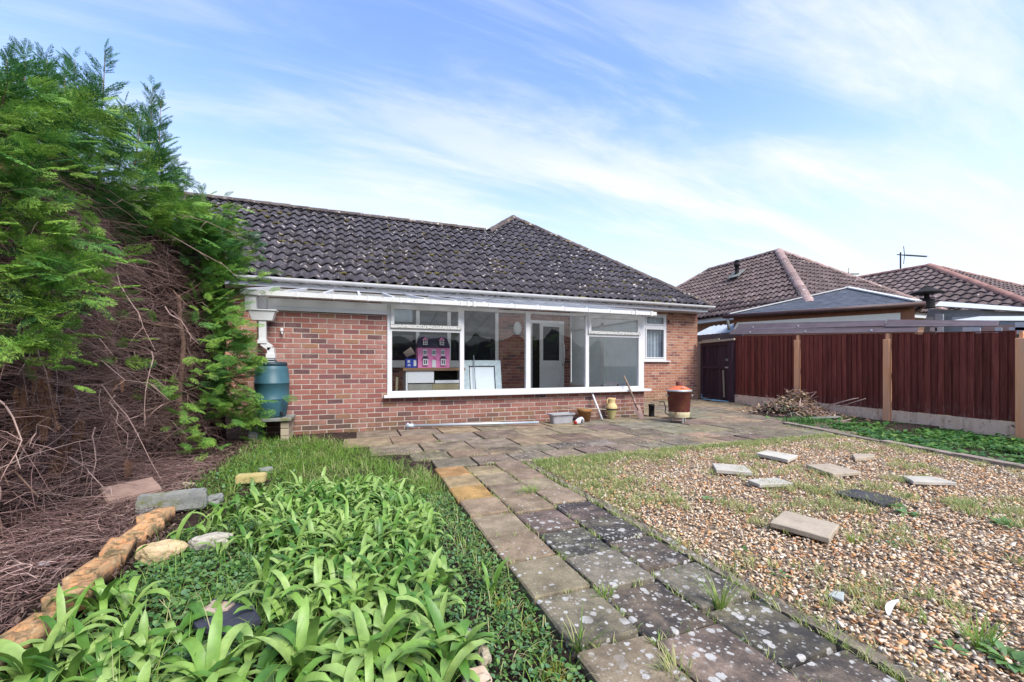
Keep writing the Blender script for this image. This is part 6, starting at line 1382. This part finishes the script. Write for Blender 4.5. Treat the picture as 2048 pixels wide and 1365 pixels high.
# ------------------------------------------------------------------ cuttings heap by the fence
def heap():
    c = Vector((8.55, 6.15, 0)); t = thing('cuttings_heap', 'heap of dry cuttings, twigs and leaves piled against the fence', 'heap', c); m = MB(); random.seed(21)
    def hh(x, y): return .46 * math.exp(-((x - c.x - .45) / .38) ** 2 - ((y - c.y - .1) / .36) ** 2) + .22 * math.exp(-((x - c.x + .25) / .45) ** 2 - ((y - c.y + .05) / .5) ** 2)
    for k in range(420):
        x, y = c.x + random.gauss(.1, .32), c.y + random.gauss(-.1, .36); x = min(x, 9.5); z = hh(x, y) * random.uniform(.3, 1.05); a = random.uniform(0, 6.283); l = random.uniform(.05, .22); d = Vector((math.cos(a), math.sin(a), random.gauss(0, .35))) * l; m.cur = random.uniform(.25, .99); q = Vector((x, y, z + .015)) + d
        q.x = min(q.x, 9.54); m.tube([Vector((x, y, z + .015)), q], [random.uniform(.004, .013), .004], 4, False)
    for (dx, dy, l) in ((.5, -.5, .6), (.45, -.75, .5), (.3, -.6, .55)): m.cur = .9; m.tube([c + Vector((dx, dy, .18)), c + Vector((dx - .1, dy - l, .38))], [.012, .005], 5)
    tag(m.build('twigs', M['twig'], t), kind='stuff'); L = Leaves()
    for k in range(2200):
        x, y = c.x + random.gauss(.1, .33), c.y + random.gauss(-.05, .40); x = min(x, 9.5); z = hh(x, y) * random.uniform(.6, 1.08); L.leaf((x, y, z), (random.gauss(0, 1), random.gauss(0, 1), random.gauss(0, .6)), (0, 0, 1), random.uniform(.03, .09), random.uniform(.012, .03), random.random())
    o = L.build('dry_leaves', leaf_mat('dry_leaf', [(.20, .11, .06), (.34, .22, .13), (.42, .31, .20), (.12, .07, .04)], .15, .8), t)
    G_ = Leaves()
    for k in range(420):
        x, y = c.x + random.gauss(-.12, .22), c.y + random.gauss(-.1, .26); z = hh(x, y) * random.uniform(.5, 1.0); G_.leaf((x, y, z), (random.gauss(-.5, 1), random.gauss(-.5, 1), random.gauss(0, .6)), (0, 0, 1), random.uniform(.04, .10), random.uniform(.015, .035), random.random())
    G_.build('green_leaves', leaf_mat('dull_green_leaf', [(.03, .06, .035), (.07, .10, .06), (.10, .15, .07)], .15, .5), t)
    core = MB(); n = 14; vs = []
    for j in range(n + 1):
        for i in range(n + 1): x = c.x - .9 + 1.85 * i / n; y = c.y - 1.0 + 2.0 * j / n; x = min(x, 9.52); vs.append((x, y, max(-.05, hh(x, y) * .75 - .06 + .03 * noise.noise((x * 6, y * 6, 0)))))
    core.add(vs, [(j * (n + 1) + i, j * (n + 1) + i + 1, (j + 1) * (n + 1) + i + 1, (j + 1) * (n + 1) + i) for j in range(n) for i in range(n)]); core.build('compost', M['soil'], t)
heap()
MB().beam(G(1622, 836, .03), G(1680, 834, .03), .035, .03).single('pale_batten', M['concrete'], 'short pale grey batten on the soil in front of the fence boards', 'batten')

# ------------------------------------------------------------------ bricks, blocks and stones round the left bed
def perforated(c, rz, l=.215, w=.105, h=.07, holes=3, tilt=(0, 0), broken=False, seed=0):
    """brick with real holes through it: top ring built round each hole"""
    r = random.Random(seed); nx, ny = 27, 13; hr = .023 if holes > 1 else .03
    hc = [((k - (holes - 1) / 2) * l / holes, 0) for k in range(holes)]
    V = []; F_ = []; idx = {}
    def inside(x, y): return any((x - a) ** 2 + ((y - b) / 1.15) ** 2 < hr * hr for a, b in hc)
    for top in (1, 0):
        for j in range(ny + 1):
            for i in range(nx + 1):
                x, y = (i / nx - .5) * l, (j / ny - .5) * w
                e = 1.0; z = h / 2 if top else -h / 2
                if top: z += .002 * noise.noise((x * 30 + seed, y * 30, 0)) - (.002 if i in (0, nx) or j in (0, ny) else 0)
                if broken and top and x > l * .2: z -= .03 * (x - l * .2) / (l * .3) + .008 * noise.noise((x * 40, y * 40, seed))
                V.append((x + .002 * noise.noise((y * 40, z * 40, seed)), y + .002 * noise.noise((x * 40, z * 40, seed + 3)), z)); idx[(top, i, j)] = len(V) - 1
    solid = lambda i, j: 0 <= i < nx and 0 <= j < ny and not inside(((i + .5) / nx - .5) * l, ((j + .5) / ny - .5) * w)
    for i in range(nx):
        for j in range(ny):
            if not solid(i, j): continue
            F_.append((idx[1, i, j], idx[1, i + 1, j], idx[1, i + 1, j + 1], idx[1, i, j + 1])); F_.append((idx[0, i, j], idx[0, i, j + 1], idx[0, i + 1, j + 1], idx[0, i + 1, j]))
            for di, dj, (a, b) in ((-1, 0, ((i, j), (i, j + 1))), (1, 0, ((i + 1, j + 1), (i + 1, j))), (0, -1, ((i + 1, j), (i, j))), (0, 1, ((i, j + 1), (i + 1, j + 1)))):
                if not solid(i + di, j + dj): F_.append((idx[1, a[0], a[1]], idx[1, b[0], b[1]], idx[0, b[0], b[1]], idx[0, a[0], a[1]]))
    me = np_mesh('perforated_brick', V, F_, M['ybrick']); o = bpy.data.objects.new('perforated_brick', me); o.location = c; o.rotation_euler = (tilt[0], tilt[1], rz); return lk(o)
BR_ = [((22, 1340), 1.62, 'nearest perforated orange brick at the bottom left corner', 1), ((60, 1268), 1.55, 'second perforated orange brick from the bottom left corner', 1), ((140, 1215), 1.45, 'broken mossy perforated brick, third from the bottom left corner', 3), ((178, 1143), 1.62, 'mossy perforated brick behind the broken one', 3), ((214, 1104), 1.60, 'perforated orange brick with weeds in front of the far one', 3), ((243, 1076), 1.35, 'small-looking perforated brick just before the farthest one', 3), ((312, 1050), 1.15, 'farthest perforated orange brick by the grey concrete lintel', 3)]
for i, ((px, py), rz, lab, hn) in enumerate(BR_):
    o = perforated((-1.10 - .012 * i + random.uniform(-.012, .012) + (.02 if i == 2 else 0), 1.76 + .25 * i, (.028, .012, .04, .02, .034, .015, .03)[i]), 1.571 + (.10, -.16, .22, -.08, .15, -.30, -.12)[i], .215 if i != 2 else .19, .105 if i != 2 else .13, .09, 3, (random.gauss(0, .09), random.gauss(0, .09)), i in (2, 4), i); tag(o, lab, 'brick', 'perforated bricks edging the left bed')
def block(name, px, L, w, h, rz, mat, label, cat, z=0.0, rough=.006, tilt=(0, 0), group=None):
    p = G(px[0], px[1], z + h * .5); bm = bmesh.new(); bmesh.ops.create_cube(bm, size=1)
    for v in bm.verts: v.co = Vector((v.co.x * L, v.co.y * w, v.co.z * h))
    bmesh.ops.bevel(bm, geom=bm.edges[:], offset=min(w, h) * .12, segments=2, affect='EDGES'); bmesh.ops.triangulate(bm, faces=[f for f in bm.faces if f.calc_area() > .4 * w * h]); bmesh.ops.subdivide_edges(bm, edges=bm.edges[:], cuts=2, use_grid_fill=True)
    for v in bm.verts: v.co += v.co.normalized() * rough * (noise.noise(v.co * 18 + Vector((px[0], 0, 0))) + .5 * noise.noise(v.co * 45))
    me = bpy.data.meshes.new(name); bm.to_mesh(me); bm.free(); me.materials.append(mat); o = lk(bpy.data.objects.new(name, me)); o.location = p; o.rotation_euler = (tilt[0], tilt[1], rz); return tag(o, label, cat, group)
def rock(name, px, s, mat, label, z=0.0, rz=0.0, cat='stone', group=None, k=1.0):
    p = G(px[0], px[1], z + s[2] * .3); bm = bmesh.new(); bmesh.ops.create_icosphere(bm, subdivisions=4, radius=1)
    for v in bm.verts:
        q = v.co + Vector((px[0] * .1, px[1] * .1, 0)); f = 1 + k * (.30 * noise.noise(q * 1.3) + .12 * noise.noise(q * 3.5)); c = Vector((math.copysign(abs(v.co.x) ** .8, v.co.x), math.copysign(abs(v.co.y) ** .8, v.co.y), math.copysign(abs(v.co.z) ** .75, v.co.z))) * f; v.co = Vector((c.x * s[0], c.y * s[1], c.z * s[2]))
    me = bpy.data.meshes.new(name); bm.to_mesh(me); bm.free(); me.materials.append(mat); o = lk(bpy.data.objects.new(name, me)); o.location = p; o.rotation_euler = (0, 0, rz); return tag(o, label, cat, group)
block('concrete_lintel', (346, 1003),  .38, .085, .13, .10, M['concrete'], 'rough grey mossy concrete lintel lying at the edge of the green bed', 'lintel', z=-.01, rough=.012)
block('stone_slab', (262, 985), .30, .22, .06, .6, basic('brown_sandstone', [(.20, .13, .11), (.32, .22, .18)], 9, .9, .6), 'flat brown sandstone slab tilted behind the concrete lintel', 'slab', z=.03, tilt=(.30, -.05), rough=.01)
block('yellow_brick', (503, 957), .215, .10, .075, -.15, basic('yellow_mossy_brick', [(.42, .34, .14), (.5, .42, .2)], 10, .9, .5, 80, .006, dirt=((.16, .17, .04), 9, .5, .65)), 'mossy yellow brick lying in the grass behind the strap leaves', 'brick', z=.0)
rock('rock', (530, 941), (.06, .04, .03), M['concrete'], 'small grey rock just behind the yellow brick', cat='rock')
rock('rock', (372, 971), (.05, .035, .025), M['rock'], 'small tan rock on the soil behind the concrete lintel', cat='rock')
rock('rock', (385, 984), (.04, .03, .022), basic('bluish_rock', [(.26, .28, .34), (.36, .38, .44)], 9, .8), 'small bluish rock beside the tan one behind the lintel', cat='rock')
rock('rock', (322, 1105), (.10, .055, .055), basic('ochre_rock', [(.40, .30, .13), (.52, .40, .24), (.55, .36, .24)], 9, .9, .6, 60, .01), 'rounded ochre rock just right of the far perforated bricks', cat='rock')
rock('rock', (425, 1086), (.10, .055, .05), basic('speckled_rock', [(.26, .24, .20), (.52, .48, .42)], 40, .9, .6, 60, .01), 'speckled grey rock half hidden among the strap leaves', cat='rock')
rock('rock', (430, 1000), (.05, .04, .04), M['concrete'], 'small grey rock at the right end of the concrete lintel', cat='rock')
rock('rock', (930, 1278), (.035, .03, .03), basic('dark_flint', [(.10, .11, .12), (.2, .2, .2)], 9, .6), 'dark flint pebble right of the moss covered block', cat='rock')
rock('rock', (968, 1312), (.022, .03, .03), M['rock'], 'small tan stone standing right of the moss covered block', cat='rock')
rock('rock', (952, 1362), (.05, .035, .03), basic('pinkish_rock', [(.42, .30, .22), (.52, .42, .34)], 20, .9), 'pinkish rock at the bottom edge between bed and path', cat='rock')
rock('rock', (88, 1128), (.022, .016, .012), basic('pale_flint', [(.40, .40, .44)], bump=0), 'tiny pale flint on the dark soil under the hedge', cat='rock')
block('mossy_block', (892, 1290), .10, .11, .075, .2, M['moss'], 'block covered in yellow moss near the front of the bed', 'block', z=-.03, rough=.014)
def slate():
    p = [(370, 1228), (432, 1196), (505, 1212), (522, 1238), (470, 1262), (395, 1256)]; P = [G(x, y, .035) for x, y in p]; m = MB(); m.prism(P, .02); m.single('slate_sheet', basic('dark_blue_slate', [(.035, .036, .055), (.06, .06, .08)], 8, .45, .3), 'curved dark slate sheet lying among the weeds in the bed', 'sheet')
    m = MB(); c = sum(P, Vector()) / 6
    q = [G(x, y, .045) for x, y in ((380, 1222), (430, 1200), (470, 1205), (455, 1218), (405, 1228))]; m.prism(q, .008); m.single('wood_scrap', basic('frayed_wood', [(.34, .25, .20), (.5, .40, .33)], 30, .9, .5, 60, .006, stretch=(1, 4, 1)), 'frayed pale wood scrap lying on the dark slate sheet', 'wood')
slate()
def moss_bits():
    V = Leaves()
    for (px, py, n, r) in ((1110, 1345, 500, .06), (870, 1268, 220, .03), (1060, 1255, 160, .04), (665, 1230, 120, .025), (1000, 1210, 100, .03)):
        c = G(px, py, -.03)
        for _ in range(n): a = random.uniform(0, 6.283); q = r * math.sqrt(random.random()); V.blade((c.x + q * math.cos(a), c.y + q * math.sin(a), -.045 + .03 * (1 - q / r)), random.uniform(0, 6.283), random.uniform(.008, .02), .0016, 1, .3, random.random())
    tag(V.build('moss_patches', leaf_mat('moss_tip', [(.14, .14, .012), (.30, .27, .03), (.22, .22, .03)], .2, .8)), kind='stuff')
moss_bits()

# ------------------------------------------------------------------ hedge added out of view behind the camera to darken the reflections in the glass
def rear():
    t = thing('reflection_hedge', 'dark bushy hedge added unseen behind the viewer to darken reflections in the glass', 'hedge', (2, -8, 0)); V = []; nx, nz = 70, 14
    for j in range(nz + 1):
        for i in range(nx + 1):
            x = -8 + 22 * i / nx; zt = 2.5 + .8 * noise.noise((x * .5, 0, 1)) + .35 * noise.noise((x * 1.7, 3, 1)); z = -.3 + (zt + .3) * j / nz; V.append((x, -8 + .25 * noise.noise((x * 1.6, z * 1.6, 0)) - .35 * (j / nz) ** 3, z))
    Fc = [(j * (nx + 1) + i, j * (nx + 1) + i + 1, (j + 1) * (nx + 1) + i + 1, (j + 1) * (nx + 1) + i) for j in range(nz) for i in range(nx)]
    np_obj('interior', V, Fc, M['hedgecore'], t); sp = Sprays()
    for k in range(240):
        x = random.uniform(-8, 14); zt = 2.5 + .8 * noise.noise((x * .5, 0, 1)) + .35 * noise.noise((x * 1.7, 3, 1)); sp.add((x, -7.9 + random.gauss(0, .1), random.uniform(0, zt)), (random.gauss(0, .5), 1, random.gauss(.3, .4)), random.uniform(.4, .8), random.uniform(.1, .5))
    sp.build('foliage', M['cypress'], t)
rear()
